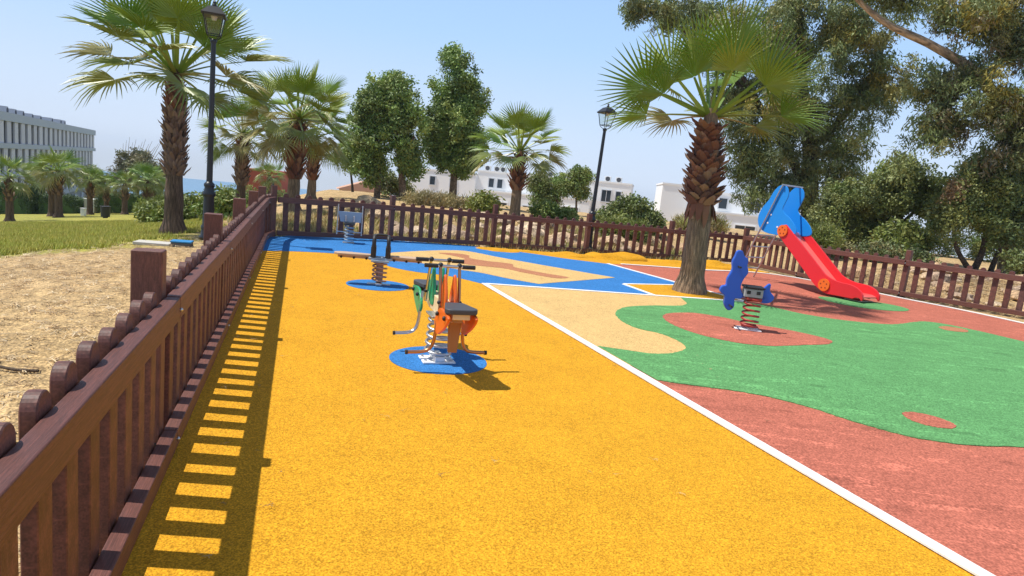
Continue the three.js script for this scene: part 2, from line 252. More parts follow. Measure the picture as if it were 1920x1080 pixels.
// ---------------------------------------------------------------- orange and green two-seat spring seesaw
{
  const r = thing('spring_seesaw', 'two seat spring seesaw with orange and green panels on the nearest blue pad', 'spring seesaw', [-0.62, 0.005, -5.70], 0.355);
  part('spring', helix(0.115, 0.095, 0.07, 0.42, 5, 0.014), M.galv, r);
  const bp = part('base_plate', merge([rbox(0.30, 0.018, 0.10, 0, 0.010, 0.07), rbox(0.30, 0.018, 0.10, 0, 0.010, -0.07), rbox(0.09, 0.045, 0.24, 0, 0.045, 0)]), M.white, r);
  for (const [x, z] of [[-0.12, 0.07], [0.12, 0.07], [-0.12, -0.07], [0.12, -0.07]]) part('bolt', cyl(0.012, 0.012, 0.02, x, 0.018, z, 8), M.galv, bp);
  part('top_plate', rbox(0.22, 0.02, 0.26, 0, 0.43, 0), M.galv, r);
  part('beam', ext([[-0.60, 0.50], [-0.35, 0.585], [0.35, 0.585], [0.60, 0.50], [0.30, 0.445], [-0.30, 0.445]], 0.09, 0.006, false).rotateY(-Math.PI / 2), M.cream, r);
  for (const s of [1, -1]) {                                         // s = 1: the near, orange end
    const P = s > 0 ? M.orange : M.greenPanel, tubeM = s > 0 ? mat(0.50, 0.23, 0.11, 0.32, { metalness: 0.85 }) : M.steel;
    const seat = new THREE.Shape(); seat.moveTo(-0.085, -0.15); seat.quadraticCurveTo(0, -0.175, 0.085, -0.15); seat.lineTo(0.15, 0.10); seat.quadraticCurveTo(0.15, 0.165, 0.09, 0.17); seat.lineTo(-0.09, 0.17); seat.quadraticCurveTo(-0.15, 0.165, -0.15, 0.10); seat.lineTo(-0.085, -0.15);
    const sg = new THREE.ExtrudeGeometry(seat, { depth: 0.03, bevelEnabled: true, bevelSize: 0.012, bevelThickness: 0.012, bevelSegments: 3 }).rotateX(-Math.PI / 2).rotateY(s > 0 ? Math.PI : 0).scale(0.84, 0.8, 0.88).translate(0, 0.60, s * 0.57);
    part('seat', sg, M.seat, r);
    part('seat_support', rbox(0.15, 0.05, 0.26, 0, 0.565, s * 0.56), s > 0 ? M.cream : M.black, r);
    for (const x of [-1, 1]) {
      const lobes = x * 0.115;
      part('side_panel', ext([[0.30, 0.44], [0.40, 0.36], [0.52, 0.40], [0.66, 0.48], [0.74, 0.56], [0.60, 0.585], [0.42, 0.57]].map(([z, y]) => [z, y]), 0.022, 0.005).rotateY(-Math.PI / 2).rotateY(s > 0 ? 0 : Math.PI).translate(lobes, 0, 0), P, r);
      part('tank_fin', ext([[0.14, 0.50], [0.30, 0.52], [0.33, 0.62], [0.27, 0.76], [0.22, 0.83], [0.18, 0.74], [0.13, 0.62]], 0.024, 0.006).rotateY(-Math.PI / 2).rotateY(s > 0 ? 0 : Math.PI).translate(x * 0.042, 0, 0), P, r);
      part('handle_post', tube([V(x * 0.085, 0.50, s * 0.30), V(x * 0.085, 0.62, s * 0.27), V(x * 0.085, 0.80, s * 0.22), V(x * 0.085, 0.93, s * 0.18)], 0.0145, 16), tubeM, r);
      part('footrest', tube([V(x * 0.10, 0.58, s * 0.36), V(x * 0.115, 0.42, s * 0.35), V(x * 0.13, 0.27, s * 0.345), V(x * 0.165, 0.20, s * 0.34), V(x * 0.23, 0.178, s * 0.335), V(x * 0.345, 0.172, s * 0.33)], 0.0155, 30), tubeM, r);
      part('footrest_cap', new THREE.CylinderGeometry(0.020, 0.020, 0.02, 12).rotateZ(Math.PI / 2).translate(x * 0.352, 0.172, s * 0.33), M.black, r);
      part('grip', new THREE.CylinderGeometry(0.019, 0.019, 0.115, 12).rotateZ(Math.PI / 2).translate(x * 0.168, 0.905, s * 0.19), M.black, r);
      part('knob', new THREE.SphereGeometry(0.02, 10, 8).scale(0.8, 1, 1).translate(x * 0.14, 0.535, s * 0.43), M.black, r);
      part('knob', new THREE.SphereGeometry(0.02, 10, 8).scale(0.8, 1, 1).translate(x * 0.135, 0.545, s * 0.66), M.black, r);
      part('knob', new THREE.SphereGeometry(0.019, 10, 8).translate(x * 0.092, 0.60, s * 0.275), M.black, r);
    }
    part('handlebar', new THREE.CylinderGeometry(0.0135, 0.0135, 0.24, 12).rotateZ(Math.PI / 2).translate(0, 0.905, s * 0.19), M.steel, r);
    for (const x of [-1, 1]) part('clamp', new THREE.SphereGeometry(0.024, 10, 8).translate(x * 0.085, 0.912, s * 0.185), M.black, r);
    if (s > 0) part('bumper_leg', ext([[-0.04, 0.56], [0.045, 0.56], [0.045, 0.40], [0.03, 0.22], [-0.03, 0.22], [-0.04, 0.40]], 0.06, 0.008, false).rotateY(-0.12 * s).translate(0.01, 0, s * 0.46), M.woodPly, r);
  }
}

// ---------------------------------------------------------------- plank seesaw on a spring, with two black hoop handles
{
  const r = thing('plank_spring_seesaw', 'plank seesaw with black hoop handles on the farther round blue pad', 'spring seesaw', [-1.98, 0.005, -9.38], 0.2);
  part('spring', helix(0.10, 0.10, 0.06, 0.38, 5, 0.013), M.springBrown, r);
  part('spring_core', cyl(0.055, 0.055, 0.30, 0, 0.06, 0, 14), M.springBrown, r);
  part('base_plate', merge([rbox(0.34, 0.02, 0.09, 0, 0.012, 0), rbox(0.09, 0.03, 0.30, 0, 0.03, 0)]), M.galv, r);
  part('top_plate', merge([rbox(0.34, 0.035, 0.26, 0.0, 0.40, 0), rbox(0.26, 0.03, 0.34, 0, 0.372, 0)]), M.greyBlue, r);
  for (const x of [-1, 1]) {
    const s = new THREE.Shape(); s.moveTo(0.12, -0.05); s.lineTo(0.40, -0.10); s.quadraticCurveTo(0.64, -0.13, 0.66, 0); s.quadraticCurveTo(0.64, 0.13, 0.40, 0.10); s.lineTo(0.12, 0.05);
    const g = new THREE.ExtrudeGeometry(s, { depth: 0.022, bevelEnabled: true, bevelSize: 0.005, bevelThickness: 0.005, bevelSegments: 1 }).rotateX(-Math.PI / 2);
    if (x < 0) g.rotateY(Math.PI);
    part('plank_seat', g.translate(0, 0.422, 0), M.plank, r);
    part('plank_rail', rbox(0.50, 0.035, 0.05, x * 0.36, 0.395, 0), M.plank, r);
    for (const px of [0.2, 0.38, 0.56]) part('bolt', new THREE.SphereGeometry(0.018, 8, 6).translate(x * px, 0.385, 0.045), M.black, r);
    part('hoop_handle', tube([V(x * 0.105, 0.42, -0.11), V(x * 0.105, 0.62, -0.115), V(x * 0.102, 0.70, -0.085), V(x * 0.10, 0.725, 0), V(x * 0.102, 0.70, 0.085), V(x * 0.105, 0.62, 0.115), V(x * 0.105, 0.42, 0.11)], 0.028, 40, 10), M.black, r);
    part('handle_guard', rbox(0.075, 0.16, 0.25, x * 0.105, 0.50, 0, 0.012), M.black, r);
  }
  part('handle_bridge', tube([V(-0.10, 0.725, 0), V(-0.06, 0.745, 0), V(0.06, 0.745, 0), V(0.10, 0.725, 0)], 0.018, 16, 8), M.black, r);
}

// ---------------------------------------------------------------- grey panel spring rider far at the back fence
{
  const r = thing('panel_spring_rider', 'spring rider with grey blue board between two rails near back fence', 'spring rider', [-3.80, 0.005, -14.45], 0.25);
  part('spring', helix(0.10, 0.10, 0.05, 0.42, 5, 0.013), M.greyBlue, r);
  part('base_plate', rbox(0.26, 0.018, 0.2, 0, 0.012, 0), M.galv, r);
  part('top_plate', rbox(0.24, 0.03, 0.30, 0, 0.43, 0), M.black, r);
  for (const x of [-1, 1]) part('side_rail', rod(V(x * 0.27, 0.18, 0), V(x * 0.265, 0.86, 0), 0.014), M.galv, r);
  part('backboard', ext([[-0.255, 0.70], [0.255, 0.70], [0.235, 0.48], [-0.20, 0.48]], 0.03, 0.005, false), M.greyBlue, r);
  part('crossbar', rod(V(-0.27, 0.25, 0.01), V(0.27, 0.25, 0.01), 0.012), M.galv, r);
  part('seat', rbox(0.26, 0.03, 0.24, 0, 0.465, -0.14), M.greyBlue, r);
  part('seat_bracket', merge([rbox(0.03, 0.14, 0.03, -0.09, 0.55, 0.03), rbox(0.03, 0.14, 0.03, 0.09, 0.55, 0.03)]), M.galv, r);
}

// ---------------------------------------------------------------- blue spring rider with a curved animal silhouette
{
  const r = thing('blue_spring_rider', 'blue curved animal shaped spring rider on a red coil spring', 'spring rider', [3.36, 0.016, -8.85], -0.12);
  const front = [[-0.328, 0.999], [-0.306, 1.073], [-0.259, 1.08], [-0.219, 1.014], [-0.167, 0.977], [-0.162, 0.888], [-0.138, 0.799], [-0.182, 0.71], [-0.207, 0.592], [-0.165, 0.444], [-0.257, 0.422], [-0.258, 0.296], [-0.315, 0.252], [-0.375, 0.326], [-0.386, 0.444], [-0.457, 0.503], [-0.44, 0.562], [-0.388, 0.585], [-0.384, 0.681], [-0.337, 0.814], [-0.351, 0.925]];
  part('front_panel', ext(front, 0.09, 0.01), M.panelBlue, r);
  part('tail_panel', ext([[-0.02, 0.548], [0.10, 0.585], [0.188, 0.669], [0.196, 0.575], [0.264, 0.488], [0.201, 0.412], [0.04, 0.432]], 0.06, 0.008), M.panelBlue, r);
  part('spine', rbox(0.40, 0.05, 0.06, -0.05, 0.47, 0), M.panelBlue, r);
  part('seat', rbox(0.28, 0.03, 0.24, -0.02, 0.605, 0, 0.014), M.black, r);
  const sb = part('seat_box', rbox(0.25, 0.12, 0.18, -0.02, 0.525, 0, 0.012), mat(0.36, 0.37, 0.36, 0.6), r);
  for (const x of [-0.09, 0.04]) part('bolt_cover', rbox(0.05, 0.045, 0.012, x, 0.535, 0.094, 0.004), M.black, sb);
  part('handle', rod(V(-0.27, 0.87, -0.19), V(-0.27, 0.87, 0.19), 0.014), M.black, r);
  part('footrest', rod(V(-0.31, 0.32, -0.21), V(-0.31, 0.32, 0.21), 0.014), M.black, r);
  part('spring', helix(0.115, 0.105, 0.05, 0.455, 5.5, 0.0145), M.springRed, r);
  part('top_clamp', rbox(0.20, 0.03, 0.20, 0, 0.445, 0), M.springRed, r); part('bottom_clamp', rbox(0.2, 0.05, 0.05, 0, 0.06, 0), M.springRed, r);
  part('base_plate', merge([rbox(0.36, 0.016, 0.10, -0.02, 0.010, 0.06), rbox(0.30, 0.016, 0.08, 0.0, 0.010, -0.08)]), M.white, r);
}

// ---------------------------------------------------------------- red slide with blue side panels
{
  const ax = V(0.5, 0, 0.866), ly = Math.atan2(-ax.z, ax.x);          // local x runs from the ladder to the foot; local z points away from the camera's left... right-hand rule
  const r = thing('slide', 'red playground slide with bright blue top panels and steel ladder', 'slide', [5.85, 0.006, -16.2], ly);
  const W = 0.30, P = [[1.12, 1.27], [2.32, 0.30], [2.55, 0.205], [2.85, 0.17], [3.14, 0.165], [3.26, 0.13]];
  const path = new THREE.CatmullRomCurve3(P.map(([x, y]) => V(x, y, 0)), false, 'catmullrom', 0.25).getPoints(40);
  const bed = new THREE.Shape(); path.forEach((p, i) => (i ? bed.lineTo(p.x, p.y) : bed.moveTo(p.x, p.y))); [...path].reverse().forEach((p) => bed.lineTo(p.x, p.y - 0.025)); 
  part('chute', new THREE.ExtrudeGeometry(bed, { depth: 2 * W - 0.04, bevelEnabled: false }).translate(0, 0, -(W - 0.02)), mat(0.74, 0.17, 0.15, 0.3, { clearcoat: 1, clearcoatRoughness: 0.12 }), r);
  part('chute_seam', new THREE.ExtrudeGeometry((() => { const s = new THREE.Shape(); path.slice(0, 30).forEach((p, i) => (i ? s.lineTo(p.x, p.y + 0.006) : s.moveTo(p.x, p.y + 0.006))); [...path.slice(0, 30)].reverse().forEach((p) => s.lineTo(p.x, p.y - 0.01)); return s; })(), { depth: 0.014, bevelEnabled: false }).translate(0, 0, 0.02), mat(0.45, 0.015, 0.02, 0.4), r);
  for (const s of [-1, 1]) {
    const w = new THREE.Shape(); w.moveTo(1.02, 1.24); w.quadraticCurveTo(1.05, 1.42, 1.20, 1.42);
    w.lineTo(2.38, 0.46); w.quadraticCurveTo(2.6, 0.34, 2.9, 0.345); w.quadraticCurveTo(3.2, 0.34, 3.30, 0.18); w.quadraticCurveTo(3.33, 0.08, 3.30, 0.06); w.quadraticCurveTo(3.24, 0.16, 3.1, 0.07); w.lineTo(2.5, 0.06); w.quadraticCurveTo(2.30, 0.10, 2.12, 0.25); w.lineTo(1.12, 1.10); w.quadraticCurveTo(1.03, 1.14, 1.02, 1.24);
    part('side_wall', new THREE.ExtrudeGeometry(w, { depth: 0.03, bevelEnabled: true, bevelSize: 0.008, bevelThickness: 0.008, bevelSegments: 2, curveSegments: 10 }).translate(0, 0, s > 0 ? W - 0.02 : -W - 0.01), M.slideRed, r);
    for (const [x, y] of [[1.14, 1.28], [2.42, 0.235]]) {
      const d = part('disc', new THREE.CylinderGeometry(0.135, 0.135, 0.028, 28).rotateX(Math.PI / 2).translate(x, y, s * (W + 0.034)), M.slideOrange, r);
      const holes = []; for (let k = 0; k < 5; k++) { const a = k * 1.2566 + 0.4; holes.push(new THREE.CylinderGeometry(0.016, 0.016, 0.006, 10).rotateX(Math.PI / 2).translate(x + Math.cos(a) * 0.075, y + Math.sin(a) * 0.075, s * (W + 0.050))); }
      holes.forEach((h) => part('bolt_recess', h, mat(0.25, 0.03, 0.01, 0.7), d));
    }
    const pn = [[0.62, 1.20], [0.44, 1.30], [0.36, 1.52], [0.44, 1.76], [0.60, 1.98], [0.70, 2.18], [0.84, 2.31], [1.02, 2.29], [1.10, 2.12], [1.04, 1.92], [1.0, 1.78], [1.08, 1.68], [1.24, 1.58], [1.42, 1.40], [1.46, 1.26], [1.20, 1.19], [0.90, 1.17]];
    const pan = part('side_panel', ext(pn, 0.03, 0.006), M.skyBlue, r); pan.position.z = s * (W + 0.002 - 0.026);
    for (const [x, y] of [[0.72, 1.62], [0.95, 1.35], [0.66, 1.42]]) part('bolt_cap', new THREE.CylinderGeometry(0.022, 0.022, 0.008, 12).rotateX(Math.PI / 2).translate(x, y, s * 0.018), M.white, pan);
    part('ladder_rail', tube([V(0, 0, s * 0.325), V(0.52, 1.28, s * 0.325), V(0.90, 2.24, s * 0.325), V(0.955, 2.33, s * 0.325)], 0.02, 30), M.galv, r);
  }
  [[0.10], [0.215], [0.33], [0.45]].forEach(([x]) => part('rung', rod(V(x, x * 2.46, -0.32), V(x, x * 2.46, 0.32), 0.017), M.galv, r));
  part('top_bar', rod(V(0.955, 2.33, -0.36), V(0.955, 2.33, 0.36), 0.022), M.galv, r);
  part('platform', rbox(0.56, 0.03, 0.50, 0.86, 1.24, 0), M.skyBlue, r);
  part('foot_plate', rbox(0.34, 0.012, 0.5, 3.05, 0.03, 0), M.steel, r);
}

// ---------------------------------------------------------------- street lamps
function lamp(label, pos, hgt, turn) {
  const l = thing('street_lamp', label, 'lamp', pos, turn, 'black lantern lamp posts'), k = hgt;
  const lathe = (pts) => new THREE.LatheGeometry(pts.map(([r, y]) => new THREE.Vector2(r, y)), 20);
  part('base', lathe([[0, 0], [0.17, 0], [0.17, 0.06], [0.14, 0.09], [0.125, 0.20], [0.135, 0.22], [0.135, 0.27], [0.11, 0.31], [0.095, 0.85], [0.12, 0.88], [0.125, 0.93], [0.10, 0.97], [0.085, 1.04], [0.10, 1.07], [0.10, 1.11], [0.06, 1.15]]), M.blackPaint, l);
  part('post', lathe([[0.058, 1.12], [0.052, 2.2], [0.045, k - 0.72], [0.06, k - 0.70], [0.06, k - 0.66], [0.04, k - 0.64]]), M.blackPaint, l);
  const y0 = k - 0.56, y1 = k - 0.22, a = 0.115, b = 0.175, bars = [];
  for (const [x, z] of [[1, 1], [1, -1], [-1, 1], [-1, -1]]) { bars.push(rod(V(x * a, y0, z * a), V(x * b, y1, z * b), 0.011, 6)); bars.push(tube([V(0, k - 0.66, 0), V(x * 0.05, k - 0.645, z * 0.05), V(x * a * 0.9, y0 - 0.03, z * a * 0.9), V(x * a, y0, z * a)], 0.008, 10, 6)); }
  for (const [p, q, y] of [[a, 0.010, y0], [b, 0.012, y1]]) for (const s of [-1, 1]) { bars.push(rod(V(-p, y, s * p), V(p, y, s * p), q, 6)); bars.push(rod(V(s * p, y, -p), V(s * p, y, p), q, 6)); }
  part('lantern_frame', merge(bars), M.blackPaint, l);
  const roof = part('lantern_roof', merge([new THREE.CylinderGeometry(0.15, 0.305, 0.13, 4, 1).rotateY(Math.PI / 4).translate(0, y1 + 0.085, 0), new THREE.CylinderGeometry(0.305, 0.295, 0.03, 4, 1).rotateY(Math.PI / 4).translate(0, y1 + 0.008, 0), new THREE.CylinderGeometry(0.06, 0.15, 0.03, 4, 1).rotateY(Math.PI / 4).translate(0, y1 + 0.165, 0)]), M.blackPaint, l);
  roof.geometry.computeVertexNormals();
  part('finial', new THREE.LatheGeometry([[0.03, 0], [0.045, 0.02], [0.03, 0.04], [0.02, 0.06], [0.035, 0.08], [0.0, 0.11]].map(([r, y]) => new THREE.Vector2(r, y + y1 + 0.175)), 12), M.blackPaint, roof);
  part('lamp_holder', cyl(0.04, 0.06, 0.07, 0, y1 - 0.075, 0, 12), mat(0.6, 0.58, 0.52, 0.5), l);
  for (let s = 0; s < 4; s++) {
    const q = [V(-a, y0, a), V(a, y0, a), V(b, y1, b), V(-b, y1, b)], g = new THREE.BufferGeometry();
    g.setAttribute('position', new THREE.Float32BufferAttribute(q.flatMap((v) => [v.x, v.y, v.z]), 3)); g.setIndex([0, 1, 2, 0, 2, 3]); g.setAttribute('uv', new THREE.Float32BufferAttribute([0, 0, 1, 0, 1, 1, 0, 1], 2)); g.computeVertexNormals(); g.rotateY(s * Math.PI / 2);
    part('pane', g, M.glass, l);
  }
  return l;
}
lamp('tall black lantern lamp post on the dry lawn beside the left fence', [-6.18, -0.03, -12.75], 4.5, 0.35);
lamp('black lantern lamp post standing behind the back fence before the white villas', [2.1, 0.02, -19.0], 4.2, 0.5).rotation.z = -0.03;

// ---------------------------------------------------------------- palms
const leafy = (r, g, b, tr = 0.22) => mat(r, g, b, 0.42, { transmission: tr, side: THREE.DoubleSide });
const frondMats = [leafy(0.22, 0.32, 0.035), leafy(0.28, 0.36, 0.045), leafy(0.34, 0.39, 0.06), leafy(0.17, 0.28, 0.035)], oldFrond = [leafy(0.27, 0.285, 0.07), leafy(0.34, 0.30, 0.10), leafy(0.22, 0.27, 0.06), leafy(0.25, 0.29, 0.06)];
function frondGeo(o) {                                               // petiole along +x from the origin, blade at its end; +y is the upper side
  const pos = [], idx = [], push = (v) => (pos.push(v.x, v.y, v.z), pos.length / 3 - 1);
  const Lp = o.petiole, tip = V(Lp * Math.cos(o.sag), -Lp * Math.sin(o.sag) * 0.6, 0), pd = V(Math.cos(o.sag * 1.6), -Math.sin(o.sag * 1.6), 0);
  { const n = 5, w = 0.028; let prev = null; for (let i = 0; i <= n; i++) { const t = i / n, c = V(tip.x * t, tip.y * t * t, 0), ww = w * (1.5 - t * 0.8), ring = [push(V(c.x, c.y + ww * 0.4, c.z)), push(V(c.x, c.y - ww * 0.3, c.z - ww)), push(V(c.x, c.y - ww * 0.3, c.z + ww))]; if (prev) for (let k = 0; k < 3; k++) { const a = prev[k], b = prev[(k + 1) % 3], c2 = ring[k], d = ring[(k + 1) % 3]; idx.push(a, c2, b, b, c2, d); } prev = ring; } }
  const up = V(-pd.y, pd.x, 0), side = V(0, 0, 1), n = o.segs, span = o.span, st = o.stations;
  for (let i = 0; i < n; i++) {
    const f = (i + 0.5) / n * 2 - 1, th = f * span + rr(-0.015, 0.015), R = o.R * (1 - 0.22 * f * f) * rr(0.93, 1.05), half = span / n;
    const dir = pd.clone().multiplyScalar(Math.cos(th)).addScaledVector(side, Math.sin(th)), lat = pd.clone().multiplyScalar(-Math.sin(th)).addScaledVector(side, Math.cos(th));
    const cup = o.cup * (1 - Math.abs(f) * 0.3), droop = o.droop * rr(0.6, 1.5), twist = rr(-0.25, 0.25); let prev = null;
    for (const t of st) {
      const r = R * t, w = t < 0.38 ? Math.tan(half) * r * 1.02 : Math.tan(half) * R * 0.39 * Math.pow(Math.max(0, 1 - (t - 0.38) / 0.62), 0.8) + 0.0015;
      const lift = cup * r * (1 - 0.35 * t) * Math.abs(Math.sin(th * 0.5)) * 1.3 + 0.10 * r;
      const c = tip.clone().addScaledVector(dir, r * (1 - 0.12 * droop * t * t)).addScaledVector(up, lift).add(V(0, -droop * R * Math.pow(Math.max(0, t - 0.35), 2) * 1.2, 0));
      const fold = w * 1.15;
      const a = push(c.clone().addScaledVector(lat, -w).addScaledVector(up, -fold * (1 + twist))), m = push(c), b = push(c.clone().addScaledVector(lat, w).addScaledVector(up, -fold * (1 - twist)));
      if (prev) { idx.push(prev[0], a, prev[1], prev[1], a, m, prev[1], m, prev[2], prev[2], m, b); } prev = [a, m, b];
    }
  }
  const g = new THREE.BufferGeometry(); g.setAttribute('position', new THREE.Float32BufferAttribute(pos, 3)); g.setIndex(idx); const q = g.toNonIndexed(); q.computeVertexNormals(); return q;
}
const ST = [0.02, 0.2, 0.38, 0.58, 0.8, 1], STL = [0.02, 0.5, 1];
const frondsHi = [0, 1, 2, 3, 4, 5].map((i) => frondGeo({ petiole: rr(0.92, 1.15), sag: 0.02 + 0.05 * i, segs: 27, span: 1.75 + rr(-0.12, 0.15), R: 0.84, cup: rr(0.30, 0.6), droop: 0.02 + 0.10 * i, stations: ST }));
const frondsLo = [0, 1, 2, 3].map((i) => frondGeo({ petiole: rr(0.75, 0.95), sag: 0.12 + 0.06 * i, segs: 22, span: 1.95, R: 1.0, cup: 0.4, droop: 0.3 + 0.18 * i, stations: STL }));
const bootGeos = [0, 1, 2].map((i) => {                              // the cut base of an old leaf: a curved wedge standing off the trunk, local +y up, +z outward
  const w = 0.085, pts = [[-w, 0, 0.0], [w, 0, 0.0], [-w * 0.9, 0.12, 0.035], [w * 0.9, 0.12, 0.035], [-w * 0.55, 0.23, 0.075 + 0.015 * i], [w * 0.55, 0.23, 0.075 + 0.015 * i], [0, 0.27 + 0.02 * i, 0.10 + 0.02 * i], [0, 0.0, 0.035], [0, 0.12, 0.075], [0, 0.22, 0.10 + 0.015 * i]];
  const g = new THREE.BufferGeometry(); g.setAttribute('position', new THREE.Float32BufferAttribute(pts.flat(), 3));
  g.setIndex([0, 7, 2, 7, 8, 2, 7, 1, 8, 1, 3, 8, 2, 8, 4, 8, 9, 4, 8, 3, 9, 3, 5, 9, 4, 9, 6, 9, 5, 6, 0, 2, 1, 1, 2, 3, 2, 4, 3, 3, 4, 5, 4, 6, 5]); const q = g.toNonIndexed(); q.computeVertexNormals(); return q;
});
const barkTex = data(512, (() => { const a = tileNoise(512, 128), b = tileNoise(512, 40), c = tileNoise(512, 200); return (x, y) => { const v = 180 + (a(x, y * 0.125) - 0.5) * 90 + (b(x, y * 0.25) - 0.5) * 60 + (c(x, y) - 0.5) * 50; return [v, v * 0.98, v * 0.95]; }; })());
const bark = (r, g, b, bump = 0.012) => { const m = mat(r / 0.46, g / 0.46, b / 0.46, 0.9, { map: barkTex, bumpMap: barkTex, bumpScale: bump }); return m; };
const trunkGrey = bark(0.20, 0.145, 0.095), trunkDark = bark(0.115, 0.075, 0.052), bootMats = [bark(0.15, 0.062, 0.036), bark(0.105, 0.043, 0.03), bark(0.19, 0.092, 0.055), bark(0.085, 0.043, 0.034), bark(0.21, 0.125, 0.08)], bootGrey = [bark(0.15, 0.10, 0.08), bark(0.20, 0.135, 0.105), bark(0.105, 0.065, 0.052), bark(0.17, 0.10, 0.07)];
function trunkGeo(h, rad, lean, seg = 20, rings = 40, seedv = 0) {
  const pos = [], uv = [], idx = [];
  for (let j = 0; j <= rings; j++) { const t = j / rings, y = h * t, cx = lean[0] * t * t, cz = lean[1] * t * t; for (let i = 0; i <= seg; i++) { const a = i / seg * Math.PI * 2, r = rad(t) * (1 + 0.07 * noise(Math.cos(a) * 2 + seedv, y * 3, Math.sin(a) * 2)); pos.push(cx + Math.cos(a) * r, y, cz + Math.sin(a) * r); uv.push(i / seg * 1.5, y * 0.7); } }
  for (let j = 0; j < rings; j++) for (let i = 0; i < seg; i++) { const a = j * (seg + 1) + i; idx.push(a, a + seg + 1, a + 1, a + 1, a + seg + 1, a + seg + 2); }
  const g = new THREE.BufferGeometry(); g.setAttribute('position', new THREE.Float32BufferAttribute(pos, 3)); g.setAttribute('uv', new THREE.Float32BufferAttribute(uv, 2)); g.setIndex(idx); g.computeVertexNormals(); return g;
}
function palm(label, pos, o) {
  const p = thing('palm_tree', label, 'palm tree', pos, o.turn ?? rr(0, 6.28), o.group), h = o.h, lean = o.lean ?? [0, 0];
  const base = o.r, k = o.bootFrom ?? 0.5;
  const rad = (t) => base * ((o.wide ? 1.28 : 1.18) - 0.42 * smooth(0, 0.12, t) - 0.1 * smooth(0.1, k, t) + (o.bulge ?? 0.06) * smooth(k - 0.03, k + 0.06, t) * 1.0 - 0.35 * smooth(o.taperFrom ?? 0.8, 1, t) * (o.taper ?? 1));
  const tr = part('trunk', trunkGeo(h + 0.25, rad, lean, 20, 40, rnd() * 50), o.dark ? trunkDark : trunkGrey, p);
  const rows = Math.round(h * (1 - k) / (o.bootStep ?? 0.105)), per = o.perRow ?? 7; let tw = 0;
  const bs = o.dark ? bootGrey : bootMats;
  for (let j = 0; j < rows; j++) {
    const t = k + (1 - k) * (j + 0.3) / rows, R = rad(Math.min(1, t)); tw += 0.45;
    for (let i = 0; i < per; i++) {
      const a = i / per * Math.PI * 2 + tw + rr(-0.12, 0.12), m = part('leaf_base', pick(bootGeos), t > 0.85 ? pick(bootMats) : pick(bs), tr), sc = (base / 0.26) * rr(0.75, 1.3) * (o.bootScale ?? 1);
      m.position.set(lean[0] * t * t + Math.cos(a) * R * 0.97, h * t - 0.1, lean[1] * t * t + Math.sin(a) * R * 0.97); m.rotation.set(0, Math.PI / 2 - a, 0); m.rotateX(rr(-0.02, 0.36) + (o.flare ?? 0)); m.rotateZ(rr(-0.22, 0.22)); m.scale.set(sc * (o.wide ? 1.35 : 1), sc * (o.wide ? rr(0.7, 0.95) : 1), sc);
    }
  }
  if (o.skirt) for (let i = 0; i < o.skirt; i++) {                    // dead leaf stubs that hang under the boots
    const a = i / o.skirt * Math.PI * 2 + rr(-0.1, 0.1), m = part('hanging_leaf_base', pick(bootGeos), pick(bootMats), tr), R = rad(k);
    m.position.set(lean[0] * k * k + Math.cos(a) * R * 0.9, h * k + rr(-0.05, 0.12), lean[1] * k * k + Math.sin(a) * R * 0.9); m.rotation.set(0, Math.PI / 2 - a, 0); m.rotateX(Math.PI - rr(0.2, 0.75)); m.scale.set(0.9, rr(1.1, 2.0), 1);
  }
  const geos = o.lo ? frondsLo : frondsHi, n = o.fronds, top = V(lean[0], h + 0.12, lean[1]);
  for (const [az, el, roll, sc, v] of o.list ?? []) {
    const f = part('frond', geos[v], v > 3 ? pick(oldFrond) : pick(frondMats), p); f.position.set(top.x + Math.cos(az) * 0.06, top.y, top.z - Math.sin(az) * 0.06); f.rotation.order = 'YZX'; f.rotation.set(roll, az, el); f.scale.setScalar(sc * o.crown / 1.85);
  }
  if (!o.list) for (let i = 0; i < n; i++) {
    const t = (i + 0.5) / n, az = i * 2.39996 + rr(-0.2, 0.2), el = (o.elMax ?? 1.45) - ((o.elMax ?? 1.45) - (o.elMin ?? -0.45)) * Math.pow(t, o.pow ?? 0.85) + rr(-0.1, 0.1);
    const gi = clamp(Math.floor(t * geos.length + rr(-0.7, 0.7)), 0, geos.length - 1), f = part('frond', geos[gi], t > (o.oldFrom ?? 0.72) ? pick(oldFrond) : pick(frondMats), p);
    f.position.set(top.x + Math.cos(az) * 0.07, top.y + (1 - t) * 0.12, top.z - Math.sin(az) * 0.07);
    f.rotation.order = 'YZX'; f.rotation.set(rr(-0.8, 0.8) * (t > 0.7 ? 0.5 : 1), az, el); const s = o.crown / 1.85 * rr(0.88, 1.08) * (i < 4 ? 0.85 : 1); f.scale.set(s, s, s);
  }
  return p;
}
